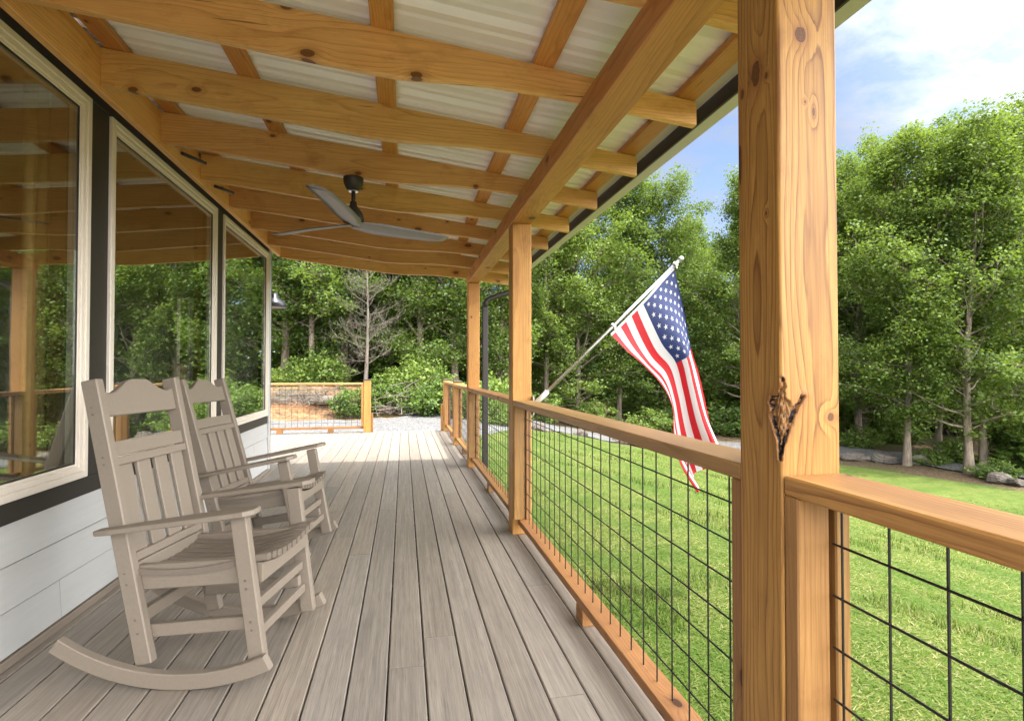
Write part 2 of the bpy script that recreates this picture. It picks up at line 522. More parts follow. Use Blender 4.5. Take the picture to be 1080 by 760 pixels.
def ground_mat():
    t = NT('forest_floor')
    o = t.obj()
    x, y, z = t.sep(o)[0:3]
    a = t.noise(o, 1.3, 5, 0.7); b = t.noise(o, 14.0, 4, 0.7); d = t.noise(o, 0.35, 2)
    c = t.ramp(b, [(0.30, (0.040, 0.028, 0.017)), (0.5, (0.105, 0.075, 0.046)), (0.72, (0.21, 0.155, 0.10))])
    clay = t.ramp(b, [(0.30, (0.20, 0.095, 0.045)), (0.55, (0.36, 0.19, 0.095)), (0.75, (0.46, 0.30, 0.19))])
    inb = t.math('MULTIPLY', t.math('LESS_THAN', x, 2.2), t.math('MULTIPLY', t.math('GREATER_THAN', y, 17.5), t.math('LESS_THAN', y, 23.6)))
    c = t.mix(t.math('MULTIPLY', inb, t.ramp(a, [(0.38, 0.0), (0.55, 1.0)])), c, clay)
    c = t.mix(t.ramp(d, [(0.5, 0.0), (0.62, 0.5)]), c, (0.05, 0.085, 0.02))
    return t.done(t.principled(c, 0.95, t.bump(b, 0.8, 0.05), 0.0, 0.1))
M['ground'] = ground_mat()

def lawn_mat():
    t = NT('mown_lawn')
    o = t.obj()
    a = t.noise(o, 0.9, 4, 0.6); b = t.noise(o, 7.0, 5, 0.7); f = t.noise(t.vmath('MULTIPLY', o, (1.0, 1.0, 0.2)), 60.0, 4, 0.75)
    c = t.ramp(b, [(0.30, (0.060, 0.095, 0.018)), (0.48, (0.110, 0.146, 0.028)), (0.68, (0.165, 0.188, 0.050))])
    c = t.mix(t.ramp(a, [(0.44, 0.0), (0.62, 0.75)]), c, (0.060, 0.115, 0.018))
    c = t.mix(t.ramp(f, [(0.36, 0.65), (0.55, 0.0)]), c, (0.05, 0.085, 0.016))
    c = t.mix(t.ramp(f, [(0.55, 0.0), (0.75, 0.55)]), c, (0.27, 0.27, 0.10))
    return t.done(t.principled(c, 0.9, t.bump(t.math('ADD', f, b), 0.9, 0.03), 0.0, 0.15))
M['lawn'] = lawn_mat()

def gravel_mat():
    t = NT('crushed_stone')
    o = t.obj()
    v = t.n('ShaderNodeTexVoronoi'); v.inputs['Scale'].default_value = 26.0
    t.put(v.inputs['Vector'], o)
    k = t.sep(v.outputs['Color'])[0]
    a = t.noise(o, 0.8, 4, 0.6)
    c = t.ramp(k, [(0.0, (0.07, 0.069, 0.071)), (0.5, (0.145, 0.144, 0.146)), (1.0, (0.26, 0.258, 0.256))])
    c = t.mix(t.ramp(a, [(0.42, 0.0), (0.7, 0.5)]), c, (0.12, 0.108, 0.098))
    return t.done(t.principled(c, 0.9, t.bump(v.outputs['Distance'], 0.8, 0.03), 0.0, 0.2))
M['gravel'] = gravel_mat()

def grass_mat():
    t = NT('grass_blades')
    g = t.n('ShaderNodeNewGeometry').outputs['Random Per Island']
    a = t.noise(t.obj(), 0.9, 3)
    col = t.ramp(g, [(0.0, (0.048, 0.092, 0.014)), (0.40, (0.086, 0.135, 0.023)), (0.62, (0.140, 0.172, 0.039)), (0.85, (0.212, 0.214, 0.080)), (1.0, (0.28, 0.26, 0.125))])
    col = t.mix(t.ramp(a, [(0.45, 0.0), (0.65, 0.6)]), col, (0.055, 0.115, 0.016))
    df = t.n('ShaderNodeBsdfDiffuse'); t.put(df.inputs[0], col)
    tr = t.n('ShaderNodeBsdfTranslucent'); t.put(tr.inputs[0], col)
    mx = t.n('ShaderNodeMixShader'); mx.inputs[0].default_value = 0.3
    t.t.links.new(df.outputs[0], mx.inputs[1]); t.t.links.new(tr.outputs[0], mx.inputs[2])
    return t.done(mx.outputs[0])
M['grass'] = grass_mat()
M['rock'] = bark_mat('lichen_rock', (0.055, 0.045, 0.038), (0.150, 0.126, 0.108))

def cloth(name, col):
    t = NT(name)
    n = t.noise(t.obj(), 500.0, 2)
    df = t.n('ShaderNodeBsdfPrincipled'); t.put(df.inputs['Base Color'], col); df.inputs['Roughness'].default_value = 0.55
    t.put(df.inputs['Normal'], t.bump(n, 0.1, 0.001))
    tr = t.n('ShaderNodeBsdfTranslucent'); t.put(tr.inputs[0], col)
    mx = t.n('ShaderNodeMixShader'); mx.inputs[0].default_value = 0.35
    t.t.links.new(df.outputs[0], mx.inputs[1]); t.t.links.new(tr.outputs[0], mx.inputs[2])
    return t.done(mx.outputs[0])
M['flag_red'] = cloth('flag_red_nylon', (0.46, 0.008, 0.016))
M['flag_white'] = cloth('flag_white_nylon', (0.58, 0.575, 0.59))
M['flag_blue'] = cloth('flag_blue_nylon', (0.012, 0.026, 0.115))

# ------------------------------------------------------------------ light
SUN_DIR = Vector((0.19, -0.146, 1.0)).normalized()      # towards the sun
sl = bpy.data.lights.new('sun', 'SUN'); sl.energy = 3.1; sl.angle = R(0.53); sl.color = (1.0, 0.955, 0.88)
so = bpy.data.objects.new('sun', sl); COL.objects.link(so)
so.rotation_euler = SUN_DIR.to_track_quat('Z', 'Y').to_euler()
so.location = (5, -5, 30)
W = bpy.data.worlds.new('World'); SC.world = W; W.use_nodes = True
wt = W.node_tree; wt.nodes.clear()
def wn(typ, **kw):
    nd = wt.nodes.new(typ)
    for k, v in kw.items(): setattr(nd, k, v)
    return nd
wo = wn('ShaderNodeOutputWorld'); bg = wn('ShaderNodeBackground'); bg.inputs[1].default_value = 0.15
sky = wn('ShaderNodeTexSky', sky_type='NISHITA'); sky.sun_disc = False
sky.sun_elevation = math.asin(SUN_DIR.z); sky.sun_rotation = math.atan2(SUN_DIR.x, SUN_DIR.y)
sky.altitude = 1500; sky.air_density = 0.8; sky.dust_density = 0.1; sky.ozone_density = 1.6
tc = wn('ShaderNodeTexCoord'); sx = wn('ShaderNodeSeparateXYZ'); wt.links.new(tc.outputs['Generated'], sx.inputs[0])
mz = wn('ShaderNodeMath', operation='MAXIMUM'); wt.links.new(sx.outputs[2], mz.inputs[0]); mz.inputs[1].default_value = 0.0
ad = wn('ShaderNodeMath', operation='ADD'); wt.links.new(mz.outputs[0], ad.inputs[0]); ad.inputs[1].default_value = 0.16
dx = wn('ShaderNodeMath', operation='DIVIDE'); dy = wn('ShaderNodeMath', operation='DIVIDE')
wt.links.new(sx.outputs[0], dx.inputs[0]); wt.links.new(ad.outputs[0], dx.inputs[1])
wt.links.new(sx.outputs[1], dy.inputs[0]); wt.links.new(ad.outputs[0], dy.inputs[1])
cb = wn('ShaderNodeCombineXYZ'); wt.links.new(dx.outputs[0], cb.inputs[0]); wt.links.new(dy.outputs[0], cb.inputs[1])
cn = wn('ShaderNodeTexNoise'); wt.links.new(cb.outputs[0], cn.inputs['Vector'])
cn.inputs['Scale'].default_value = 4.2; cn.inputs['Detail'].default_value = 9; cn.inputs['Roughness'].default_value = 0.62; cn.inputs['Distortion'].default_value = 0.25
cr = wn('ShaderNodeValToRGB'); wt.links.new(cn.outputs[0], cr.inputs[0])
cr.color_ramp.elements[0].position = 0.40; cr.color_ramp.elements[0].color = (0.26, 0.26, 0.26, 1)
cr.color_ramp.elements[1].position = 0.74; cr.color_ramp.elements[1].color = (0.92, 0.92, 0.92, 1)
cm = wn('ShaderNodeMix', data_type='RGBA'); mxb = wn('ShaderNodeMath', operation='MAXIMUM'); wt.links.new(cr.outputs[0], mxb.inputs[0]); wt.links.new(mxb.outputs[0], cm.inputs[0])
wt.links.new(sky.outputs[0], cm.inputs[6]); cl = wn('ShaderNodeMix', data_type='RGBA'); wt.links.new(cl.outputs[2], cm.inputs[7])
# thin cloud ahead, unseen bright bank overhead and behind added to light the porch
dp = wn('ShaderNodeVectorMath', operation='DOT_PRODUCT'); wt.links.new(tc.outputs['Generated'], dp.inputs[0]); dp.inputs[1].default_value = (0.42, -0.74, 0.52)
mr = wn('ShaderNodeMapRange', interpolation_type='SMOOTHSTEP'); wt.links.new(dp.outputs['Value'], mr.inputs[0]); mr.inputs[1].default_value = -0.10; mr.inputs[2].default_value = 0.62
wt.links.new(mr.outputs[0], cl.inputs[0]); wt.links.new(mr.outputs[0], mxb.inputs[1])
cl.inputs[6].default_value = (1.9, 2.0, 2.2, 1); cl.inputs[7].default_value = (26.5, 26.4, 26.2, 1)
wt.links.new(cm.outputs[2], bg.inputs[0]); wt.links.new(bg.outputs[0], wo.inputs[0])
SC.view_settings.view_transform = 'Standard'
SC.view_settings.look = 'None'
SC.view_settings.gamma = 1.0
SC.view_settings.use_curve_mapping = False
SC.view_settings.exposure = 1.14
SC.cycles.use_denoising = True
SC.cycles.caustics_reflective = False; SC.cycles.caustics_refractive = False
SC.cycles.sample_clamp_indirect = 6.0
SC.cycles.max_bounces = 8; SC.cycles.diffuse_bounces = 5

# ------------------------------------------------------------------ terrain
def sstep(a, b, x):
    t = np.clip((x - a) / (b - a), 0, 1)
    return t * t * (3 - 2 * t)

def vnoise(x, y):
    return (np.sin(x * 0.83 + 1.3 * np.sin(y * 0.61)) + np.sin(y * 0.97 + 1.1 * np.sin(x * 0.53 + 2.0)) + 0.5 * np.sin(x * 2.1 + y * 1.7)) / 2.5

def h(x, y):
    x = np.asarray(x, float); y = np.asarray(y, float)
    z = -0.55 - 1.80 * sstep(1.0, 13.0, x)
    bank = sstep(20.3, 22.8, y + 0.4 * vnoise(x * 1.3, 0 * y)) * (1 - sstep(1.5, 5.0, x))
    z = z + 1.05 * bank
    z = z + sstep(26.0, 60.0, np.hypot(x, y)) * 1.8
    z = z + 0.05 * vnoise(x * 1.2, y * 1.2) * sstep(2.0, 6.0, np.hypot(np.maximum(0, np.abs(x) - 2), np.maximum(0, y - 11)) + 2.0)
    return z

def axis(lo, hi, fine_lo, fine_hi, step):
    core = np.arange(fine_lo, fine_hi + 1e-6, step)
    a = [fine_lo]; s = step
    while a[-1] > lo: s *= 1.35; a.append(a[-1] - s)
    b = [fine_hi]; s = step
    while b[-1] < hi: s *= 1.35; b.append(b[-1] + s)
    return np.array(sorted(set(np.round(np.concatenate([a, core, b]), 4))))

def sheet(name, X, Y, Z, mat, **tagkw):
    ny, nx = X.shape
    V = np.stack([X, Y, Z], -1).reshape(-1, 3)
    i = np.arange(ny * nx).reshape(ny, nx)
    F = np.stack([i[:-1, :-1], i[:-1, 1:], i[1:, 1:], i[1:, :-1]], -1).reshape(-1, 4)
    o = link(name, np_mesh(name, V, F, True), mat)
    return tag(o, **tagkw)

ax = axis(-400, 400, -16, 34, 0.5); ay = axis(-300, 450, -8, 46, 0.5)
GX, GY = np.meshgrid(ax, ay)
GZ = h(GX, GY) - 0.035
sheet('ground', GX, GY, GZ, M['ground'], kind='structure')

def spline(pts, n):
    pts = np.array(pts, float); m = len(pts)
    out = []
    for u in np.linspace(0, m - 1 - 1e-6, n):
        i = int(u); f = u - i
        p0, p1, p2, p3 = pts[max(i - 1, 0)], pts[i], pts[min(i + 1, m - 1)], pts[min(i + 2, m - 1)]
        out.append(0.5 * ((2 * p1) + (-p0 + p2) * f + (2 * p0 - 5 * p1 + 4 * p2 - p3) * f * f + (-p0 + 3 * p1 - 3 * p2 + p3) * f ** 3))
    return np.array(out)

# drive: a gravel pad at the end of the deck that runs on as a lane round the lawn
lane_in = spline([(-16, 10.7), (-9, 10.7), (-3, 10.72), (0.6, 11.6), (2.6, 15.2), (5.2, 18.6), (8.4, 20.6), (12.6, 20.9), (16.9, 18.7), (19.4, 15.0), (20.8, 10.5), (21.6, 4), (22, -6)], 90)
lane_out = spline([(-16, 19.6), (-9, 19.7), (-3, 19.4), (0.0, 19.9), (3.0, 22.4), (6.0, 24.4), (9.4, 25.2), (13.6, 24.4), (19.0, 21.4), (22.0, 17.0), (23.6, 11.5), (24.6, 4), (25, -6)], 90)
u = np.linspace(0, 1, 26)[None, :, None]
P = lane_in[:, None, :] * (1 - u) + lane_out[:, None, :] * u
edge = 0.35 * np.sin(np.arange(90) * 1.7)[:, None] * (np.abs(np.linspace(-1, 1, 26))[None, :] ** 6)
PX = P[..., 0] + edge * 0.4; PY = P[..., 1] + edge
sheet('gravel_drive', PX, PY, h(PX, PY) + 0.02, M['gravel'], kind='structure')

lawn_out = spline([(0.95, 11.2), (1.9, 14.4), (4.2, 17.7), (8.2, 19.9), (12.3, 19.7), (15.7, 17.2), (17.5, 12.6), (18.2, 7.5), (18.3, 2), (18, -6)], 110)
k = np.linspace(0, 1, 110)
lawn_in = np.stack([np.full(110, 0.93), 11.15 - 17.2 * k], -1)
u = np.linspace(0, 1, 60)[None, :, None]
P = lawn_in[:, None, :] * (1 - u) + lawn_out[:, None, :] * u
sheet('lawn', P[..., 0], P[..., 1], h(P[..., 0], P[..., 1]) + 0.012, M['lawn'], kind='structure')

# grass blades and clippings on the lawn, thicker near the porch
rg = np.random.default_rng(5)
N = 330000
ang = np.arctan2(1, 1) * 0
rr = 1.3 * (19.0 / 1.3) ** (rg.random(N) ** 0.85)
th = R(-10) + rg.random(N) * R(125)
bx = rr * np.cos(R(90) - th); by = rr * np.sin(R(90) - th)
jit = vnoise(bx * 2.2, by * 2.2) + 0.6 * vnoise(bx * 6.1, by * 5.3)
ok = (bx > 1.05) & (by > -3) & (np.hypot(bx, by) < 19)
# keep within the lawn outline
def in_poly(x, y, poly):
    c = np.zeros(len(x), bool); n = len(poly)
    for i in range(n):
        x1, y1 = poly[i]; x2, y2 = poly[(i + 1) % n]
        if y1 == y2: continue
        hit = ((y1 > y) != (y2 > y)) & (x < (x2 - x1) * (y - y1) / (y2 - y1) + x1)
        c ^= hit
    return c
poly = np.concatenate([lawn_in[::-1], lawn_out])
ok &= in_poly(bx, by, poly)
bx, by, jit, rr = bx[ok], by[ok], jit[ok], rr[ok]
n = len(bx)
up_ = (jit > 0.55) & (rg.random(n) < 0.8)
ln = np.where(up_, 0.035 + 0.055 * rg.random(n), 0.022 + 0.040 * rg.random(n)) * (0.8 + 0.04 * rr)
tilt = np.where(up_, 0.5 + 0.9 * rg.random(n), 0.02 + 0.28 * rg.random(n))
az = np.where(up_, rg.random(n) * 6.283, 0.35 + rg.normal(0, 1.1, n))
wd = (0.0016 + 0.0020 * rg.random(n)) * (0.7 + 0.20 * rr)
zb = h(bx, by) + 0.012 + np.where(up_, 0, 0.012 * rg.random(n))
d = np.stack([np.cos(az) * np.cos(tilt), np.sin(az) * np.cos(tilt), np.sin(tilt)], -1)
s = np.stack([-np.sin(az), np.cos(az), 0 * az], -1)
b0 = np.stack([bx, by, zb], -1)
V = np.stack([b0 - s * wd[:, None], b0 + s * wd[:, None], b0 + d * ln[:, None]], 1).reshape(-1, 3)
F = np.arange(len(V)).reshape(-1, 3)
g = link('lawn_grass', np_mesh('lawn_grass', V, F), M['grass'])
tag(g, kind='stuff', label='short mown grass and pale clippings covering the lawn beside the porch', cat='grass')

# ------------------------------------------------------------------ deck
PITCH_B, GAP = 0.1397, 0.0055
def deck_planks():
    V, F, A = [], [], []
    rngd = random.Random(11)
    def plank(x0, x1, y0, y1, zt, idx):
        b = 0.004
        t_ = 0.025
        ring = lambda y, e: [(x0, y, zt - t_), (x1, y, zt - t_), (x1, y, zt - b), (x1 - b, y, zt), (x0 + b, y, zt), (x0, y, zt - b)]
        base = len(V)
        V.extend(ring(y0, 0)); V.extend(ring(y1, 0))
        for k_ in range(6):
            F.append((base + k_, base + (k_ + 1) % 6, base + 6 + (k_ + 1) % 6, base + 6 + k_))
        F.append((base + 3, base + 4, base + 10, base + 9))
        F.append((base + 0, base + 5, base + 2, base + 1)); F.append((base + 2, base + 5, base + 4, base + 3))
        F.append((base + 6, base + 7, base + 8, base + 11)); F.append((base + 8, base + 9, base + 10, base + 11))
        A.extend([idx] * 12)
    joints = {0: [2.16], 4: [1.86], 2: [], 5: [2.84], 1: [2.38], 3: [5.1], -1: [4.6], -3: [3.9], -5: [5.6]}
    idx = 0
    for kb in range(-42, 7):
        x0 = -0.055 + PITCH_B * kb + GAP / 2; x1 = x0 + PITCH_B - GAP
        if kb == 6: x1 = x0 + 0.135
        ya = -6.0 if x1 > -1.50 else 6.62
        if x0 < -1.52 < x1:          # this plank is ripped narrower along the house wall
            plank(-1.518, x1, ya, 6.618, 0.0, 900.3); ya = 6.622
        js = joints.get(kb, [rngd.uniform(3.5, 6.0)] if rngd.random() < 0.5 else [])
        cuts = [ya] + [j for j in js if j > ya + 0.3]
        if rngd.random() < 0.6: cuts.append(rngd.uniform(7.2, 9.6))
        cuts = sorted(cuts) + [10.46]
        for a, b in zip(cuts[:-1], cuts[1:]):
            idx += 1
            plank(x0, x1, a + 0.0012, b - 0.0012, rngd.uniform(-0.0008, 0.0), idx + rngd.random() * 0.3)
    # border plank across the far end
    idx += 1
    plank_x = [-6.0, -2.6, 0.925]
    me = bpy.data.meshes.new('porch_deck')
    me.from_pydata(V, [], F)
    at = me.attributes.new('plank', 'FLOAT', 'POINT')
    at.data.foreach_set('value', np.array(A, np.float32))
    me.validate(); me.update()
    return me
dk = link('porch_deck', deck_planks(), M['deck'])
tag(dk, kind='structure')
b = MB()
b.box((0.885, -6.0, -0.26), (0.925, 10.42, -0.030), 0.003)
b.box((-6.0, 10.42, -0.26), (0.925, 10.458, -0.030), 0.003)
for y in np.arange(-5.9, 10.4, 0.406):
    b.box((-1.5 if y < 6.7 else -5.9, y, -0.24), (0.884, y + 0.038, -0.0275))
b.build('deck_frame', M['rail'], dk)
b = MB()
b.box((-5.9, -6.0, -0.60), (0.86, 10.40, -0.56))
tag(b.build('ground_under_deck', M['ground']), kind='structure')
b = MB()
for i in range(3):
    z0 = -0.16 * (i + 1)
    b.box((-0.50, 10.47 + 0.27 * i, z0 - 0.03), (0.72, 10.47 + 0.27 * (i + 1), z0), 0.004)
tag(b.build('porch_steps', M['deck']), kind='structure')

# ------------------------------------------------------------------ house
WX = -1.50
house = thing('house', (-4.0, 2.0, -0.55), 'white lap sided house with black window trim along the left of the porch', 'house')
b = MB()
def laps(b, fixed, a0, a1, z0, z1, ex, axis_, sgn):
    z = z0
    while z < z1 - 1e-4:
        zz = min(z + ex, z1)
        lo, hi = fixed, fixed + sgn * 0.010
        pl = [(fixed - sgn * 0.012, z), (fixed - sgn * 0.008, z), (fixed - sgn * 0.008, z + 0.0080), (hi + sgn * 0.013, z + 0.0080), (hi + sgn * 0.014, z + 0.0100), (hi + sgn * 0.003, zz), (fixed - sgn * 0.012, zz)]
        rj = random.Random(int(z * 1000)); cuts = [a0]
        while cuts[-1] < a1 - 3.66: cuts.append(cuts[-1] + (rj.uniform(0.6, 3.4) if len(cuts) == 1 else 3.66))
        cuts.append(a1)
        for q0, q1 in zip(cuts[:-1], cuts[1:]): b.prism(pl, axis_, q0 + 0.0012, q1 - 0.0012)
        z = zz
laps(b, WX - 0.022, -3.0, 6.54, 0.035, 0.55, 0.175, 'y', 1)
# vertical butt joint shadows are real 2 mm gaps: course pieces end here
b.box((-1.66, -3.0, -0.55), (-1.533, 6.54, 0.552)); b.box((-1.66, -3.0, 2.581), (-1.533, 6.54, 3.1))
o = b.build('siding', M['siding'], house)
b = MB()
laps(b, 6.58, -8.0, -2.47, 0.035, 3.1, 0.175, 'x', 1); laps(b, 6.58, -2.27, -1.56, 0.035, 3.1, 0.175, 'x', 1)
b.box((-8.0, 6.545, -0.55), (-2.43, 6.565, 3.1)); b.box((-2.31, 6.545, -0.55), (-1.55, 6.565, 3.1)); b.box((-2.43, 6.545, -0.55), (-2.31, 6.565, 0.55)); b.box((-2.43, 6.545, 1.95), (-2.31, 6.565, 3.1))
b.box((-8.0, -3.0, -0.55), (-7.93, 6.49, 3.1)); b.box((-7.92, -3.0, -0.55), (-1.61, -2.93, 3.1))
b.build('end_siding', M['siding'], house)
b = MB()
b.box((-8.3, -3.3, 3.105), (-1.42, 6.9, 3.25), 0.01)
b.build('roof', M['roofdark'], house)
# corner boards
b = MB()
b.box((WX - 0.045, 6.545, 0.0), (WX + 0.012, 6.60, 2.52), 0.003)
b.build('corner_board', M['siding'], house)
b = MB()
b.box((WX - 0.040, 6.603, 0.0), (WX + 0.010, 6.640, 2.52), 0.003)
b.build('corner_flashing', plain('grey_corner_metal', (0.16, 0.165, 0.18), 0.4), house)
# starter strip on the deck
board('base_strip', (WX - 0.004, -2.6, 0.019), (WX - 0.004, 6.6, 0.019), 0.034, 0.036, M['chair'], house)
# windows
WIN = [(1.28, 2.965), (3.15, 4.785), (4.955, 6.515)]
ZB, ZT = 0.640, 2.466
b = MB()
yprev = -3.0
tx0, tx1 = WX - 0.018, WX
b.box((tx0 - 0.08, -3.0, 0.5525), (tx1, 6.54, ZB - 0.004), 0.002)
b.box((tx0 - 0.08, -3.0, ZT + 0.004), (tx1, 6.54, 2.58), 0.002)
for (a, c) in WIN + [(6.541, 7)]:
    b.box((tx0 - 0.08, yprev + 0.001, ZB - 0.002), (tx1 - 0.002, a - 0.001, ZT + 0.002), 0.0)
    yprev = c
b.build('black_trim', M['black_trim'], house)
for (ya, yb) in WIN:
    cxw = WX - 0.002
    w = MB()
    def ring(y0, y1, z0, z1, t, xa, xb, bev=0.003):
        w.box((xa, y0, z0), (xb, y0 + t, z1), bev); w.box((xa, y1 - t, z0), (xb, y1, z1), bev)
        w.box((xa, y0 + t, z0), (xb, y1 - t, z0 + t), bev); w.box((xa, y0 + t, z1 - t), (xb, y1 - t, z1), bev)
    ring(ya, yb, ZB, ZT, 0.032, WX - 0.05, WX + 0.014)
    ring(ya + 0.032, yb - 0.032, ZB + 0.032, ZT - 0.032, 0.026, WX - 0.05, WX + 0.006)
    ring(ya + 0.058, yb - 0.058, ZB + 0.058, ZT - 0.058, 0.012, WX - 0.05, WX - 0.002, 0.002)
    fr = w.build('window', M['frame'], house)
    g = MB()
    g.box((WX - 0.017, ya + 0.0705, ZB + 0.0705), (WX - 0.010, yb - 0.0705, ZT - 0.0705))
    g.build('glass', M['glass'], fr)
    g = MB()
    q = 0.0705
    for (y0, y1, z0, z1) in ((ya + q, ya + q + 0.006, ZB + q, ZT - q), (yb - q - 0.006, yb - q, ZB + q, ZT - q), (ya + q + 0.006, yb - q - 0.006, ZB + q, ZB + q + 0.006), (ya + q + 0.006, yb - q - 0.006, ZT - q - 0.006, ZT - q)):
        g.box((WX - 0.0095, y0, z0), (WX - 0.005, y1, z1))
    g.build('gasket', M['dark_metal'], fr)

b = MB()
b.box((-7.9, -2.9, 0.02), (-1.665, 6.54, 0.06)); b.box((-7.9, -2.9, 2.72), (-1.665, 6.54, 2.76)); b.box((-5.66, -2.9, 0.061), (-5.6, 6.54, 2.719))
for (a, c) in ((-2.99, 1.28), (2.965, 3.15), (4.785, 4.955)):
    b.box((-1.664, a + 0.002, 0.553), (-1.600, c - 0.002, 2.580))
b.build('room', plain('warm_room_timber', (0.30, 0.165, 0.075), 0.6), house)
b = MB()
for (x0, x1, z0, z1) in ((-2.43, -2.42, 0.55, 1.95), (-2.32, -2.31, 0.55, 1.95), (-2.42, -2.32, 0.55, 0.57), (-2.42, -2.32, 1.93, 1.95), (-2.42, -2.32, 1.20, 1.225)):
    b.box((x0 + 0.001, 6.50, z0 + 0.001), (x1 - 0.001, 6.585, z1 - 0.001))
b.build('side_light', M['frame'], house)
# curtain just inside the nearest window
V, F = [], []
for i in range(61):
    q = i / 60
    yy = 2.90 + 0.40 * q; xx = -1.74 + 0.028 * math.sin(q * 44) + 0.010 * math.sin(q * 17 + 1)
    V += [(xx, yy, 0.12), (xx + 0.004 * math.sin(q * 23), yy, 1.3), (xx, yy, 2.68)]
for i in range(60):
    for k_ in range(2): F.append((3 * i + k_, 3 * i + 3 + k_, 3 * i + 4 + k_, 3 * i + 1 + k_))
me = bpy.data.meshes.new('curtain'); me.from_pydata(V, [], F); me.update()
cu = link('curtain', me, plain('straw_curtain_cloth', (0.85, 0.64, 0.28), 0.8), None)
me.polygons.foreach_set('use_smooth', [True] * len(F))
sm = cu.modifiers.new('thickness', 'SOLIDIFY'); sm.thickness = 0.002
tag(cu, 'straw coloured curtain hanging inside the window nearest the camera', 'curtain')

# wall lamp round the corner
lamp = thing('wall_lamp', (-1.62, 6.60, 2.02), 'dark barn style wall lamp at the far corner of the house', 'wall lamp')
b = MB(); b.lathe([(0.05, -0.01), (0.05, 0.01)], 16)
b.build('back_plate', M['lantern'], lamp, Matrix.Translation((-1.62, 6.61, 2.02)) @ Matrix.Rotation(R(90), 4, 'X'))
b = MB(); b.tube([(-1.62, 6.61, 2.02), (-1.61, 6.75, 2.10), (-1.59, 6.95, 2.12), (-1.575, 7.08, 2.06)], 0.011, 8)
b.build('arm', M['lantern'], lamp)
b = MB(); b.lathe([(0.145, -0.10), (0.15, -0.095), (0.12, -0.03), (0.05, 0.015), (0.035, 0.07), (0.0301, 0.075)], 24)
b.build('lamp_shade', M['lantern'], lamp, Matrix.Translation((-1.565, 7.12, 2.02)))

# ------------------------------------------------------------------ porch roof
roof = thing('porch_roof', (0, 2, 2.3), 'open timber porch roof with ribbed metal sheets above the deck', 'porch roof')
XL, XE = -1.39, 1.28
YR0, YR1 = -0.50, 6.72
def ztop(x): return 2.655 - 0.1146 * (x + 1.389)
# ledger: two planks deep against the house
board('ledger', (XL - 0.019, YR0, 2.555), (XL - 0.019, 6.62, 2.555), 0.038, 0.205, M['rafter'], roof)
board('ledger', (XL - 0.060, YR0, 2.600), (XL - 0.060, 6.62, 2.600), 0.042, 0.200, M['rafter'], roof)
prof = [(-1.389, -0.180, 0.0), (-0.75, -0.180, 0.004), (-0.20, -0.182, 0.008), (-0.02, -0.172, 0.008), (0.34, -0.125, 0.006), (0.74, -0.106, 0.003), (0.90, -0.108, 0.0), (XE, -0.110, 0.0)]
rys = [2.216 + 0.634 * k_ for k_ in range(-4, 8)]
for i, ry in enumerate(rys):
    rj = random.Random(i * 7 + 1)
    m = MB(); rings = []
    far = max(0, i - 8) * 0.010
    for (x, dep, cr_) in prof:
        zt = ztop(x) + cr_ * 0.6
        zb = ztop(x) + dep + rj.uniform(-0.003, 0.003) - far
        y0, y1 = ry - 0.019, ry + 0.019
        e = 0.003
        rings.append([(x, y0 + e, zb), (x, y1 - e, zb), (x, y1, zb + e), (x, y1, zt - e), (x, y1 - e, zt), (x, y0 + e, zt), (x, y0, zt - e), (x, y0, zb + e)])
    ox, oz = 0.0, 2.4
    rings = [[(x - ox, y - ry, z - oz) for x, y, z in r_] for r_ in rings]
    m.loft(rings)
    m.build('rafter', M['rafter'], roof, Matrix.Translation((ox, ry, oz)))
for px in (-1.33, -0.757, -0.088, 0.578, 1.235):
    zc = ztop(px) + 0.0205
    board('purlin', (px, YR0, zc), (px, YR1 - 0.03, zc), 0.089, 0.036, M['purlin'], roof, up=(0.114, 0, 1))
# ribbed sheets: profile along y, ribs running down the slope
ys, zs = [], []
y = YR0
def rib(yc, w, hh):
    return [(yc - w, 0), (yc - w * 0.45, hh), (yc + w * 0.45, hh), (yc + w, 0)]
pp = [(YR0, 0.0)]
yc = YR0 + 0.03
while yc < YR1 - 0.03:
    pp += rib(yc, 0.034, 0.026)
    for q in (0.076, 0.152):
        if yc + q < YR1 - 0.03: pp += rib(yc + q, 0.020, 0.009)
    yc += 0.2286
pp.append((YR1, 0.0))
pp = np.array(sorted(pp))
V, F = [], []
for x in (-1.47, 0.0, 1.34):
    zz = ztop(x) + 0.0415
    for (yy, dz) in pp: V.append((x, yy, zz + dz))
nn = len(pp)
for r_ in range(2):
    for k_ in range(nn - 1): F.append((r_ * nn + k_, (r_ + 1) * nn + k_, (r_ + 1) * nn + k_ + 1, r_ * nn + k_ + 1))
me = bpy.data.meshes.new('metal_sheet'); me.from_pydata(V, [], F); me.update()
ms = link('metal_sheet', me, M['sheet'], roof)
sm = ms.modifiers.new('thickness', 'SOLIDIFY'); sm.thickness = 0.0012; sm.offset = 1
# beam on the posts
BX = 0.814
board('beam', (BX, YR0, 2.2475), (BX, 6.56, 2.2475), 0.143, 0.125, M['post'], roof, bev=0.004)
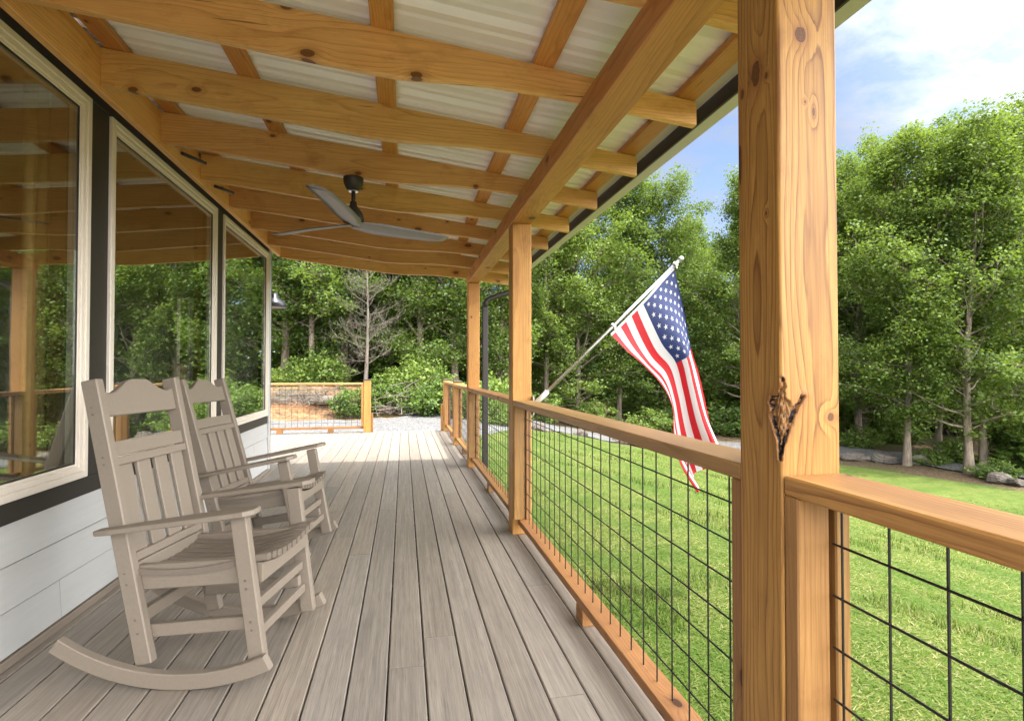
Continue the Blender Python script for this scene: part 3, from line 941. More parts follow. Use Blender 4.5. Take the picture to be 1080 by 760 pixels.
# fascia behind the rafter tails and the gutter outside it
b = MB(); b.box((1.350, YR0, 2.300), (1.362, YR1, 2.415), 0.002)
b.build('fascia', M['dark_metal'], roof)
b = MB(); b.prism([(1.364, 2.303), (1.430, 2.303), (1.470, 2.345), (1.478, 2.42), (1.470, 2.42), (1.462, 2.349), (1.427, 2.309), (1.370, 2.309), (1.370, 2.42), (1.364, 2.42)], 'y', YR0, YR1)
b.build('gutter', M['gutter_light'], roof)
b = MB(); b.box((1.290, YR0, 2.369), (1.346, YR1, 2.373))
b.build('drip_edge', M['gutter_light'], roof)
for (cx_, cy_) in ((-1.33, 3.80), (-1.335, 4.42)):
    b = MB(); b.tube([(cx_ - 0.03, cy_ - 0.10, 2.50), (cx_ + 0.03, cy_ + 0.12, 2.525)], 0.012, 8)
    b.build('conduit_stub', M['dark_metal'], roof)

# downspout
ds = thing('downspout', (0.95, 6.62, 0), 'black metal downspout with an elbow beside the far porch post', 'downspout')
b = MB()
b.bar((0.985, 6.62, -0.5), (0.985, 6.62, 1.93), 0.070, 0.055, up=(0, 1, 0), bev=0.008)
b.build('pipe', M['dark_metal'], ds)
b = MB(); b.tube([(0.985, 6.62, 1.925), (0.990, 6.62, 1.98), (1.02, 6.62, 2.02), (1.08, 6.62, 2.045), (1.30, 6.61, 2.12), (1.37, 6.60, 2.17), (1.40, 6.60, 2.31)], 0.033, 12)
b.build('elbow', M['dark_metal'], ds)

# ------------------------------------------------------------------ porch posts
PXC = 0.8175
def porch_post(y0, label, ztop_=2.185):
    t = thing('porch_post', (PXC, y0 + 0.07, 0), label, 'post', 'timber posts holding up the porch roof')
    board('timber', (PXC, y0 + 0.07, 0.0005), (PXC, y0 + 0.07, ztop_), 0.137, 0.137, M['post'], t, up=(0, 1, 0), bev=0.005)
    return t
porch_post(3.73, 'square timber porch post with the flag pole beside it')
porch_post(6.40, 'timber porch post next to the black downspout')

# the near post: dense faces with a torn knot at its front left corner
pt = thing('porch_post', (0.819, 1.041, 0), 'big knotty timber post in the foreground with a torn black knot on its corner', 'post', 'timber posts holding up the porch roof')
def near_post():
    ztop_ = 2.18
    hw = 0.0695
    # outline round the post starting at the back left corner: left face (towards -x), front face (towards -y), right, back
    zs_ = np.concatenate([np.arange(0, 0.90, 0.02), np.arange(0.90, 1.20, 0.0012), np.arange(1.20, ztop_ + 1e-6, 0.02)])
    e = 0.004
    seg = lambda a, b, n: [(a[0] + (b[0] - a[0]) * q, a[1] + (b[1] - a[1]) * q) for q in np.linspace(0, 1, n)]
    left = seg((-hw, hw - e), (-hw, -hw + e), 110)
    front = seg((-hw + e, -hw), (hw - e, -hw), 110)
    right = seg((hw, -hw + e), (hw, hw - e), 6)
    back = seg((hw - e, hw), (-hw + e, hw), 6)
    out = np.array(left + front + right + back)
    n, m_ = len(out), len(zs_)
    # unrolled coordinate: distance from the front left corner, negative on the left face
    un = np.full(n, 9.0)
    un[:110] = -(out[:110, 1] + hw); un[110:220] = out[110:220, 0] + hw
    X = np.tile(out[:, 0], (m_, 1)); Yv = np.tile(out[:, 1], (m_, 1)); Zv = np.tile(zs_[:, None], (1, n)); U = np.tile(un, (m_, 1))
    def seg_d(U, Z, a, b_):
        a = np.array(a); b_ = np.array(b_); d_ = b_ - a
        q = np.clip(((U - a[0]) * d_[0] + (Z - a[1]) * d_[1]) / (d_ @ d_), 0, 1)
        return np.hypot(U - a[0] - q * d_[0], Z - a[1] - q * d_[1])
    wob = 0.0010 * np.sin(Zv * 110 + 60 * U) + 0.0005 * np.sin(Zv * 260 + 120 * U)
    c1 = [(-0.030, 1.094), (-0.036, 1.082), (-0.030, 1.070), (-0.034, 1.056), (-0.022, 1.030), (-0.010, 1.005), (-0.003, 0.972)]
    c2 = [(-0.003, 0.972), (0.004, 1.000), (0.018, 1.025), (0.030, 1.058), (0.047, 1.084), (0.054, 1.095)]
    c3 = [(-0.030, 1.094), (-0.010, 1.096), (-0.003, 1.112), (0.005, 1.134)]
    D = np.full(U.shape, 9.0)
    for c, w_ in ((c1, 1.0), (c2, 1.15), (c3, 2.4)):
        for a, b_ in zip(c[:-1], c[1:]):
            D = np.minimum(D, (seg_d(U, Zv, a, b_) + wob) * w_)
    tip = np.maximum(0, (1.020 - Zv) / 0.07)
    crack = np.clip((0.0036 + 0.0075 * np.minimum(tip, 0.6) - D) / 0.0028, 0, 1)
    polyt = c1[::-1] + c3[1:] + c2[::-1][0:]
    T = in_poly((U + 0.003 * np.sin(Zv * 150) + 0.0015 * np.sin(Zv * 420 + U * 90)).ravel(), (Zv + 0.004 * np.sin(U * 210 + 1) + 0.002 * np.sin(U * 520)).ravel(), np.array(c1 + c2[1:] + [(0.040, 1.090), (0.022, 1.078), (0.013, 1.098), (0.006, 1.138), (-0.003, 1.112), (-0.010, 1.094)])).reshape(U.shape).astype(float)
    T = T * (U < 5)
    push = 0.007 * T + 0.005 * crack + T * 0.0025 * np.sin(Zv * 260 + 3 * np.sin(U * 300)) * np.sin(U * 190 + 1.0)
    # lip of swollen grain round the tear
    push -= 0.0012 * np.exp(-np.clip(D - 0.006, 0, 1) ** 2 / 0.012 ** 2) * (1 - T) * (1 - crack)
    inx = np.where(U < 0, 1.0, np.clip(1 - U / 0.02, 0, 1)); iny = np.where(U > 0, 1.0, np.clip(1 + U / 0.02, 0, 1))
    ok_ = U < 5
    X = X + np.where(ok_, push * inx, 0); Yv = Yv + np.where(ok_, push * iny, 0)
    # local x of the mesh = up, so the grain runs up the post: (z, y', z') -> frame with up=(0,1,0)
    mw, _ = frame((0.819, 1.041, 0.0005), (0.819, 1.041, 1.0), (0, 1, 0))
    ax_y = mw.to_3x3() @ Vector((0, 1, 0)); ax_z = mw.to_3x3() @ Vector((0, 0, 1))
    ly = X * ax_y.x + Yv * ax_y.y; lz = X * ax_z.x + Yv * ax_z.y
    V_ = np.stack([Zv, ly, lz], -1).reshape(-1, 3)
    i = np.arange(m_ * n).reshape(m_, n); j = np.roll(i, -1, 1)
    F_ = np.stack([i[:-1], j[:-1], j[1:], i[1:]], -1).reshape(-1, 4)
    me_ = np_mesh('timber', V_, F_)
    bm = bmesh.new(); bm.from_mesh(me_); bmesh.ops.recalc_face_normals(bm, faces=bm.faces); bm.to_mesh(me_); bm.free()
    at_ = me_.attributes.new('torn', 'FLOAT_COLOR', 'POINT')
    c = np.stack([T, crack * (U < 5), np.exp(-np.clip(D, 0, 1) / 0.012) * (U < 5), 0 * T + 1], -1).reshape(-1, 4).astype(np.float32)
    at_.data.foreach_set('color', c.ravel())
    return me_, mw
me, mw = near_post()
link('timber', me, M['bigpost'], pt, mw)

# ------------------------------------------------------------------ railing
def railing(p0, p1, label, blocks=(), group='rail sections with black wire mesh', ztop_=0.937, x_in=1, cap_w=0.14, mat_cap='cap', endb=(True, True)):
    """p0, p1: 2D ends between posts. x_in=+1: the inner (deck) side lies to the left of the run p0->p1"""
    a, c = Vector((*p0, 0)), Vector((*p1, 0))
    d_ = (c - a).normalized(); s_ = Vector((-d_.y, d_.x, 0)) * x_in
    L = (c - a).length
    t = thing('railing_section', ((a + c) / 2).to_tuple(), label, 'railing', group)
    P_ = lambda along, side, z: a + d_ * along + s_ * side + Vector((0, 0, z))
    board('top_rail', P_(0.001, 0, ztop_ - 0.019), P_(L - 0.001, 0, ztop_ - 0.019), cap_w, 0.038, M[mat_cap], t, bev=0.004)
    board('bottom_rail', P_(0.001, -0.010, 0.094), P_(L - 0.001, -0.010, 0.094), 0.089, 0.038, M['rail'], t)
    for al, f_ in ((0.020, endb[0]), (L - 0.020, endb[1])):
        if not f_: continue
        board('end_board', P_(al, 0.033, 0.1135), P_(al, 0.033, ztop_ - 0.0385), 0.038, 0.072, M['rail'], t, up=s_.to_tuple())
        board('end_board', P_(al, -0.034, 0.1135), P_(al, -0.034, ztop_ - 0.0385), 0.038, 0.034, M['rail'], t, up=s_.to_tuple())
    m = MB()
    sm_ = -0.010
    al = 0.062
    while al < L - 0.03:
        m.tube([P_(al, sm_, 0.1135), P_(al, sm_, ztop_ - 0.0385)], 0.0026, 6, False); al += 0.1043
    z_ = 0.81 - (0.937 - ztop_)
    zz = z_
    while zz > 0.13:
        m.tube([P_(0.045, sm_ + 0.0055, zz), P_(L - 0.045, sm_ + 0.0055, zz)], 0.0026, 6, False); zz -= 0.1005
    m.build('wire_mesh', M['wire'], t)
    for bl in blocks:
        board('support_block', P_(bl - 0.045, -0.010, 0.0375), P_(bl + 0.045, -0.010, 0.0375), 0.089, 0.074, M['rail'], t)
    return t
RXC = 0.822
sec0 = railing((RXC, 0.9705), (RXC, -1.72), 'nearest rail section at the right edge with a broad golden cap', (1.3,), x_in=-1, mat_cap='cap_near')
railing((RXC, 1.112), (RXC, 3.729), 'rail section between the big foreground post and the flag post', (1.27,))
railing((RXC, 3.871), (RXC, 6.399), 'rail section between the flag post and the post by the downspout', (1.25,))
railing((RXC, 6.541), (RXC, 8.35), 'rail section just past the downspout ending at a capped post', (0.9,))
railing((RXC, 8.49), (RXC, 10.29), 'farthest rail section on the right between two capped posts', (0.9,))
railing((-5.9, 10.37), (-0.722, 10.37), 'rail section across the far end of the deck in full sun', (0.3, 1.5, 2.7, 3.72, 4.6), ztop_=0.915, x_in=-1)
b = MB()
for (z_, w_) in ((0.655, 0.012),):
    pass
# carriage bolt on the near post beside the mesh
b = MB(); b.lathe([(0.011, 0), (0.011, 0.002), (0.006, 0.004), (0.001, 0.0045)], 12)
b.build('bolt', M['bolt'], sec0, Matrix.Translation((0.872, 0.9705, 0.775)) @ Matrix.Rotation(R(90), 4, 'X'))

def rail_post(x, y, label, w=0.125):
    t = thing('railing_post', (x, y, 0), label, 'post', 'short railing posts with black caps')
    board('timber', (x, y, 0.0005), (x, y, 0.955), w, w, M['post'], t, up=(0, 1, 0), bev=0.004)
    m = MB(); m.box((x - w / 2 - 0.008, y - w / 2 - 0.008, 0.9555), (x + w / 2 + 0.008, y + w / 2 + 0.008, 0.978), 0.006)
    m.build('post_cap', M['dark_metal'], t)
    return t
rail_post(RXC, 8.42, 'short black capped post partway along the right railing')
ra = rail_post(RXC - 0.02, 10.36, 'short black capped post at the right of the deck steps')
board('side_board', (0.715, 10.40, 0.001), (0.715, 10.40, 0.50), 0.038, 0.09, M['rail'], ra, up=(0, 1, 0))
rl = rail_post(-0.655, 10.36, 'short black capped post at the left of the deck steps')
board('side_board', (-0.571, 10.40, -0.02), (-0.571, 10.40, 0.33), 0.038, 0.09, M['rail'], rl, up=(0, 1, 0))

# ------------------------------------------------------------------ ceiling fan
FX, FY = -0.310, 3.483
fan = thing('ceiling_fan', (FX, FY, 2.33), 'three bladed grey ceiling fan hanging from the porch rafters', 'ceiling fan')
b = MB(); b.lathe([(0.024, 2.262), (0.040, 2.268), (0.058, 2.305), (0.062, 2.338), (0.0621, 2.342)], 24, (FX, FY, 0))
b.build('canopy', M['fan_dark'], fan)
b = MB(); b.lathe([(0.030, 2.2565), (0.030, 2.2615)], 20, (FX, FY, 0)); b.build('trim_ring', M['pole'], fan)
b = MB(); b.lathe([(0.0125, 2.17), (0.0125, 2.27)], 12, (FX, FY, 0)); b.build('downrod', M['fan_dark'], fan)
b = MB(); b.lathe([(0.03, 2.060), (0.062, 2.066), (0.066, 2.085), (0.058, 2.120), (0.040, 2.150), (0.024, 2.165), (0.020, 2.19), (0.0199, 2.193)], 28, (FX, FY, 0))
b.build('motor', M['fan_dark'], fan)
for az_ in (29, 144, 261):
    m = MB(); rings = []
    for k_, q in enumerate(np.linspace(0, 1, 14)):
        r_ = 0.004 + 0.665 * q
        w_ = (0.042 + 0.050 * math.sin(min(1, q * 3.0) * math.pi / 2)) * (1 - 0.30 * q) * (1 if q < 0.97 else 0.75)
        sweep = -0.02 * q * q + 0.012 * math.sin(q * 3.14)
        tw = R(-13) * (1 - 0.2 * q)
        zc = 2.052 + 0.012 * q
        ring = []
        for (uu, tt) in ((-1, 0), (-0.5, 0.006), (0.3, 0.008), (1, 0.0), (0.3, -0.003), (-0.5, -0.003)):
            yy = sweep + uu * w_ * math.cos(tw); zz = zc + uu * w_ * math.sin(tw) + tt
            ring.append((r_, yy, zz - 2.052))
        rings.append(ring)
    m.loft(rings, True, 0, True)
    o = m.build('blade', M['blade'], fan, Matrix.Translation((FX, FY, 2.050)) @ Matrix.Rotation(R(az_), 4, 'Z'))

# ------------------------------------------------------------------ rocking chairs
def make_chair(label):
    """local frame: x forward, y from near side to far side, z up; origin under the middle of the rocker arc"""
    t = thing('rocking_chair', (0, 0, 0), label, 'rocking chair', 'rocking chairs on the porch')
    U0 = 0.36                       # front tip is at +0.355
    Wd = 0.58
    mt = M['chair']
    Rr = 0.86
    def arc(u, up=0.0):
        return Rr + up * 0 - math.sqrt(Rr * Rr - u * u) + up
    for side in (0.0, Wd - 0.036):
        y0, y1 = side, side + 0.036
        m = MB(); rings = []
        us = np.linspace(-0.455, 0.345, 26)
        for u_ in us:
            zb = arc(u_); tn = u_ / math.sqrt(Rr * Rr - u_ * u_)
            nx, nz = -tn / math.hypot(1, tn), 1 / math.hypot(1, tn)
            hh = 0.056
            rings.append([(u_, y0, zb + 0.004), (u_ + nx * 0.004, y0 + 0.004, zb), (u_, y1 - 0.004, zb), (u_, y1, zb + 0.004), (u_ + nx * hh, y1, zb + nz * hh - 0.004), (u_ + nx * hh, y1 - 0.004, zb + nz * hh), (u_ + nx * hh, y0 + 0.004, zb + nz * hh), (u_ + nx * hh, y0, zb + nz * hh - 0.004)])
        m.loft(rings)
        m.build('rocker', mt, t)
    U = lambda q: q + U0            # profile u (from the front tip) to local x
    for sgn, yc in ((1, 0.062), (-1, Wd - 0.062)):
        # rear leg and back post are one reclined plank
        a = Vector((U(-0.500), yc, 0.066)); c = Vector((U(-0.720), yc * 1.0, 1.112))
        board('back_post', a, c, 0.036, 0.062, mt, t, up=(1, 0, 0.2), bev=0.004)
    for sgn, yc in ((1, 0.020), (-1, Wd - 0.020)):
        a = Vector((U(-0.076), yc + sgn * 0.038, 0.060)); c = Vector((U(-0.150), yc + sgn * 0.030, 0.612))
        board('leg', a, c, 0.036, 0.060, mt, t, up=(1, 0, 0.1), bev=0.004)
        # arm: tapered flat plank with a rounded front
        m = MB()
        ya, yb = (yc - 0.045, yc + 0.055) if sgn > 0 else (yc - 0.055, yc + 0.045)
        pl = []
        for (u_, v_) in ((-0.665, 0.30), (-0.60, 0.12), (-0.30, 0.0), (-0.10, 0.0), (-0.070, 0.22), (-0.066, 0.5), (-0.070, 0.78), (-0.10, 1.0), (-0.30, 1.0), (-0.60, 0.80), (-0.665, 0.72)):
            pl.append((U(u_), ya + (yb - ya) * v_))
        m.prism(pl, 'z', -0.010, 0.010, 0.003)
        slope = math.atan2(0.085, 0.60)
        mw = Matrix.Translation((U(-0.35), 0, 0.600)) @ Matrix.Rotation(-slope, 4, 'Y') @ Matrix.Translation((-U(-0.35), 0, 0))
        m.build('arm', mt, t, mw)
    # side seat rails and side stretchers
    for yc in (0.098, Wd - 0.098):
        board('seat_rail', (U(-0.575), yc, 0.368), (U(-0.100), yc, 0.402), 0.036, 0.092, mt, t, bev=0.004)
        board('stretcher', (U(-0.520), yc, 0.170), (U(-0.100), yc, 0.208), 0.030, 0.048, mt, t, bev=0.003)
    y0, y1 = 0.080, Wd - 0.080
    board('stretcher', (U(-0.096), y0 - 0.0, 0.172), (U(-0.096), y1, 0.172), 0.026, 0.036, mt, t, bev=0.003)
    board('stretcher', (U(-0.108), y0 - 0.0, 0.272), (U(-0.108), y1, 0.272), 0.026, 0.036, mt, t, bev=0.003)
    board('stretcher', (U(-0.535), y0 + 0.0, 0.230), (U(-0.535), y1, 0.230), 0.030, 0.048, mt, t, bev=0.003)
    # scooped front apron under the seat
    m = MB()
    outl = [(y0 - 0.000, 0.358), (y1, 0.358)] + [(y1 - (y1 - y0) * q, 0.432 - 0.030 * math.sin(q * math.pi)) for q in np.linspace(0, 1, 13)]
    m.prism(outl, 'x', U(-0.108), U(-0.078), 0.002); m.build('apron', mt, t)
    # seat: slats running back to front, side by side in a scooped row; their front ends show
    nS = 10
    for k_ in range(nS):
        q = (k_ + 0.5) / nS
        ys_ = 0.062 + (Wd - 0.124) * q
        sag = -0.028 * math.sin(q * math.pi)
        wS = (Wd - 0.124) / nS - 0.012
        ang_ = math.atan(-0.028 * math.pi * math.cos(q * math.pi) / (Wd - 0.124))
        m = MB(); rings = []
        for u_ in np.linspace(-0.60, -0.056, 14):
            v = (u_ + 0.60) / 0.544
            zz = 0.404 + 0.062 * v ** 1.2 - 0.028 * math.sin(v * math.pi) + sag
            if v > 0.9: zz -= 0.9 * (v - 0.9) ** 2
            ring = []
            for (yy, hh) in ((-wS / 2, -0.012), (wS / 2, -0.012), (wS / 2, 0.010), (wS / 2 - 0.003, 0.013), (-wS / 2 + 0.003, 0.013), (-wS / 2, 0.010)):
                ring.append((U(u_), ys_ + yy, zz + hh + yy * math.tan(ang_)))
            rings.append(ring)
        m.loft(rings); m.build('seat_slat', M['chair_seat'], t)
    # back, in the reclined plane of the posts
    a = Vector((U(-0.500), 0, 0.066)); c = Vector((U(-0.720), 0, 1.112))
    dz = (c - a).normalized(); nx_ = Vector((dz.z, 0, -dz.x))
    mwb = Matrix((dz, Vector((0, 1, 0)), -nx_)).transposed().to_4x4(); mwb.translation = a     # local x up the back, y across, -z to the front
    yb0, yb1 = 0.0815, Wd - 0.0815
    m = MB()
    pts = [(0.925, yb0), (0.925, yb1)]
    top = []
    for q in np.linspace(0, 1, 25):
        e_ = 1.020
        b_ = 0.5 - 0.5 * math.cos(2 * math.pi * q)
        hump = 0.048 * (sstep(0.14, 0.42, q) * (1 - sstep(0.58, 0.86, q)) ) - 0.006 * math.exp(-((q - 0.10) / 0.06) ** 2) - 0.006 * math.exp(-((q - 0.90) / 0.06) ** 2)
        top.append((e_ + float(hump), yb1 + (yb0 - yb1) * q))
    m.prism(pts + top, 'z', -0.014, 0.014, 0.003); m.build('head_rail', mt, t, mwb)
    m = MB(); m.box((0.770, yb0, -0.016), (0.828, yb1, 0.014), 0.003); m.box((0.735, yb0, -0.024), (0.768, yb1, 0.014), 0.003); m.build('upper_back_rail', mt, t, mwb)
    m = MB(); m.box((0.318, yb0, -0.018), (0.366, yb1, 0.014), 0.003); m.box((0.370, yb0, -0.026), (0.402, yb1, 0.014), 0.003); m.build('lower_back_rail', mt, t, mwb)
    for k_ in range(4):
        yc = yb0 + (yb1 - yb0) * (0.125 + 0.25 * k_)
        m = MB(); m.box((0.398, yc - 0.038, -0.010), (0.740, yc + 0.038, 0.008), 0.003)
        m.build('back_slat', mt, t, mwb)
    for (u_, z_, y_) in ((-0.522, 0.18, 0.0436), (-0.532, 0.23, 0.0436), (-0.565, 0.36, 0.0436), (-0.573, 0.40, 0.0436), (-0.70, 0.985, 0.0436), (-0.706, 1.010, 0.0436), (-0.655, 0.80, 0.0436), (-0.66, 0.825, 0.0436),
                         (-0.096, 0.20, 0.037), (-0.100, 0.23, 0.0365), (-0.116, 0.35, 0.0345), (-0.120, 0.38, 0.034)):
        m = MB(); m.lathe([(0.0042, 0), (0.0042, 0.0016), (0.002, 0.002)], 8)
        m.build('screw_plug', M['bolt'], t, Matrix.Translation((U(u_), y_, z_)) @ Matrix.Rotation(R(90), 4, 'X'))
    return t
def place_chair(ch, x, y, hd, rock):
    """x, y: front tip of the near rocker on the deck plan"""
    ctr = Vector((x - 0.36 * math.cos(hd), y - 0.36 * math.sin(hd), 0))
    Rr = 0.86
    m = Matrix.Translation(ctr) @ Matrix.Rotation(hd, 4, 'Z')
    if rock:
        m = m @ Matrix.Translation((-rock * Rr, 0, Rr)) @ Matrix.Rotation(-rock, 4, 'Y') @ Matrix.Translation((0, 0, -Rr))
    ch.matrix_basis = m
c1 = make_chair('nearer taupe rocking chair with curved headrest, closest to the camera')
c2 = dup_tree(c1)
c2['label'] = 'farther taupe rocking chair, partly hidden behind the nearer one'
place_chair(c1, -0.455, 2.090, -0.212, 0.0)
place_chair(c2, -0.500, 3.245, -0.165, 0.06)

# ------------------------------------------------------------------ flag
flag = thing('flag', (0.90, 3.75, 0.95), 'American flag on a silver pole angled out from the porch post', 'flag')
FYV = 3.72
pb, ptip = at_depth(568, 422, FYV), at_depth(717, 274, FYV)
b = MB(); b.tube([pb, pb.lerp(ptip, 0.5), ptip], 0.0125, 12); b.build('pole', M['pole'], flag)
b = MB(); b.lathe([(0.008, -0.02), (0.020, -0.012), (0.024, 0.0), (0.018, 0.014), (0.004, 0.02)], 14)
b.build('finial', M['pole'], flag, Matrix.Translation(ptip + (ptip - pb).normalized() * 0.012))
b = MB(); dirp = (ptip - pb).normalized()
b.tube([pb - dirp * 0.03, pb + dirp * 0.09], 0.019, 12)
b.box((0.8870, FYV - 0.035, pb.z - 0.10), (0.8950, FYV + 0.035, pb.z + 0.03), 0.002)
b.build('bracket', M['gutter_light'], flag)
for q in (0.515, 0.965):
    p = pb.lerp(ptip, q)
    b = MB(); b.tube([p - dirp * 0.009, p + dirp * 0.009], 0.021, 12)
    b.tube([p + Vector((0, 0, -0.005)), p + Vector((0.012, -0.008, -0.030))], 0.006, 6)
    b.build('clip', M['clip'], flag)
TS = [0, 0.14, 0.26, 0.40, 0.56, 0.72, 0.86, 1.0]
SS = [0, 0.27, 0.54, 0.77, 1.0]
GRID = [  # photo pixels of the cloth: rows along the fly, columns from pole tip side to lower side
    [(712, 284), (695, 302), (678, 321), (661, 339), (645, 354)],
    [(718, 306), (705, 322), (688, 343), (673, 362), (660, 370)],
    [(724, 330), (715, 344), (699, 364), (686, 381), (678, 386)],
    [(732, 368), (725, 374), (714, 383), (702, 399), (696, 407)],
    [(741, 396), (732, 404), (722, 412), (711, 424), (706, 430)],
    [(750, 428), (740, 437), (729, 444), (716, 452), (706, 458)],
    [(757, 450), (748, 461), (737, 470), (723, 479), (711, 487)],
    [(761, 468), (755, 482), (746, 497), (735, 506), (727, 516)],
]
G3 = np.array([[list(at_depth(x, y, FYV)) for x, y in row] for row in GRID])
def cat1(xs, P_, x):
    xs = np.array(xs); i = int(np.clip(np.searchsorted(xs, x, 'right') - 1, 0, len(xs) - 2))
    f = (x - xs[i]) / (xs[i + 1] - xs[i])
    p0, p1, p2, p3 = P_[max(i - 1, 0)], P_[i], P_[i + 1], P_[min(i + 2, len(xs) - 1)]
    return 0.5 * ((2 * p1) + (-p0 + p2) * f + (2 * p0 - 5 * p1 + 4 * p2 - p3) * f * f + (-p0 + 3 * p1 - 3 * p2 + p3) * f ** 3)
def flag_pt(s_, t_):
    rows = np.array([cat1(SS, G3[i], s_) for i in range(len(TS))])
    p = cat1(TS, rows, t_)
    A = 0.012 + 0.085 * t_
    p = p.copy()
    p[1] += A * math.sin(2 * math.pi * (1.55 * s_ + 0.10) + 1.2 * t_) + 0.018 * t_ * math.sin(9 * s_ + 8 * t_)
    p[0] += 0.006 * math.sin(16 * s_ + 5 * t_) * t_
    return Vector(p)
NSF, NTF = 78, 100
V = []; F = []; MI = []
for i in range(NTF + 1):
    for j in range(NSF + 1):
        V.append(flag_pt(j / NSF, i / NTF))
for i in range(NTF):
    for j in range(NSF):
        a = i * (NSF + 1) + j
        F.append((a, a + 1, a + NSF + 2, a + NSF + 1))
        stripe = j * 13 // NSF
        MI.append(2 if (stripe < 7 and i < 40) else (0 if stripe % 2 == 0 else 1))
# header strip on the pole side
for j in range(NSF):
    pass
hb = len(V)
for j in range(NSF + 1):
    p = flag_pt(j / NSF, 0.0); q = p + Vector((-0.013, 0, 0.013)); V.append(q)
for j in range(NSF):
    F.append((hb + j, hb + j + 1, j + 1, j)); MI.append(1)
def star(s0, t0, off):
    # hoist is .70 m, fly 1.2 m: radius in metres
    rad = 0.0180; base = len(V); pts = []
    for k_ in range(10):
        r_ = rad if k_ % 2 == 0 else rad * 0.40
        a = math.pi * k_ / 5
        s_, t_ = s0 - r_ * math.cos(a) / 0.70, t0 + r_ * math.sin(a) / 1.20
        p = flag_pt(s_, t_)
        du = flag_pt(s_ + 0.004, t_) - p; dv = flag_pt(s_, t_ + 0.004) - p
        nrm = du.cross(dv).normalized()
        pts.append(p + nrm * off)
    cpt = flag_pt(s0, t0); du = flag_pt(s0 + 0.004, t0) - cpt; dv = flag_pt(s0, t0 + 0.004) - cpt
    V.append(cpt + du.cross(dv).normalized() * off); V.extend(pts)
    for k_ in range(10):
        F.append((base, base + 1 + k_, base + 1 + (k_ + 1) % 10)); MI.append(1)
for row in range(9):
    cols = 6 if row % 2 == 0 else 5
    for c in range(cols):
        s0 = 7 / 13 * (row + 1) / 10
        t0 = 0.40 * ((2 * c + 1) if cols == 6 else (2 * c + 2)) / 12
        for off in (0.0018, -0.0018): star(s0, t0, off)
me = bpy.data.meshes.new('cloth'); me.from_pydata(V, [], F); me.update()
co = link('cloth', me, [M['flag_red'], M['flag_white'], M['flag_blue']], flag)
me.polygons.foreach_set('material_index', MI)
me.polygons.foreach_set('use_smooth', [True] * len(F))

# ------------------------------------------------------------------ trees
def tube_np(path, rads, n):
    path = np.array(path); m = len(path)
    V, F = [], []
    prev = None
    for i in range(m):
        t_ = path[min(i + 1, m - 1)] - path[max(i - 1, 0)]; t_ = t_ / (np.linalg.norm(t_) + 1e-9)
        a = np.cross(t_, [0.31, 0.9, 0.27]) if prev is None else prev - t_ * (prev @ t_)
        a = a / (np.linalg.norm(a) + 1e-9); prev = a; b_ = np.cross(t_, a)
        for k_ in range(n):
            q = 2 * math.pi * k_ / n
            V.append(path[i] + (a * math.cos(q) + b_ * math.sin(q)) * rads[i])
    for i in range(m - 1):
        for k_ in range(n):
            F.append((i * n + k_, i * n + (k_ + 1) % n, (i + 1) * n + (k_ + 1) % n, (i + 1) * n + k_))
    return V, F

def leaves_np(rng, centers, radii, per, size, flat=0.35, droop=0.25):
    C = np.repeat(np.array(centers), per, 0); Rr = np.repeat(np.array(radii), per)
    n = len(C)
    d = rng.normal(0, 1, (n, 3)); d /= np.linalg.norm(d, axis=1)[:, None]
    rad = rng.random(n) ** 0.45
    off = d * (rad * Rr)[:, None]; off[:, 2] *= flat
    off[:, 2] -= droop * (np.hypot(off[:, 0], off[:, 1]) ** 2) / (Rr + 1e-3)
    P_ = C + off
    nrm = rng.normal(0, 0.55, (n, 3)); nrm[:, 2] += 1.0
    nrm += off * np.array([0.5, 0.5, 0]) / Rr[:, None]
    nrm /= np.linalg.norm(nrm, axis=1)[:, None]
    ax_ = rng.normal(0, 1, (n, 3)); ax_ -= nrm * (ax_ * nrm).sum(1)[:, None]; ax_ /= np.linalg.norm(ax_, axis=1)[:, None]
    bx_ = np.cross(nrm, ax_)
    s_ = size * (0.6 + 0.8 * rng.random(n))[:, None]
    q = 0.42
    V = np.stack([P_ - ax_ * s_ * 0.5, P_ + bx_ * s_ * q - nrm * s_ * 0.10, P_ + ax_ * s_ * 0.5 - nrm * s_ * 0.12, P_ - bx_ * s_ * q - nrm * s_ * 0.10], 1).reshape(-1, 3)
    return V, np.arange(len(V)).reshape(-1, 4)

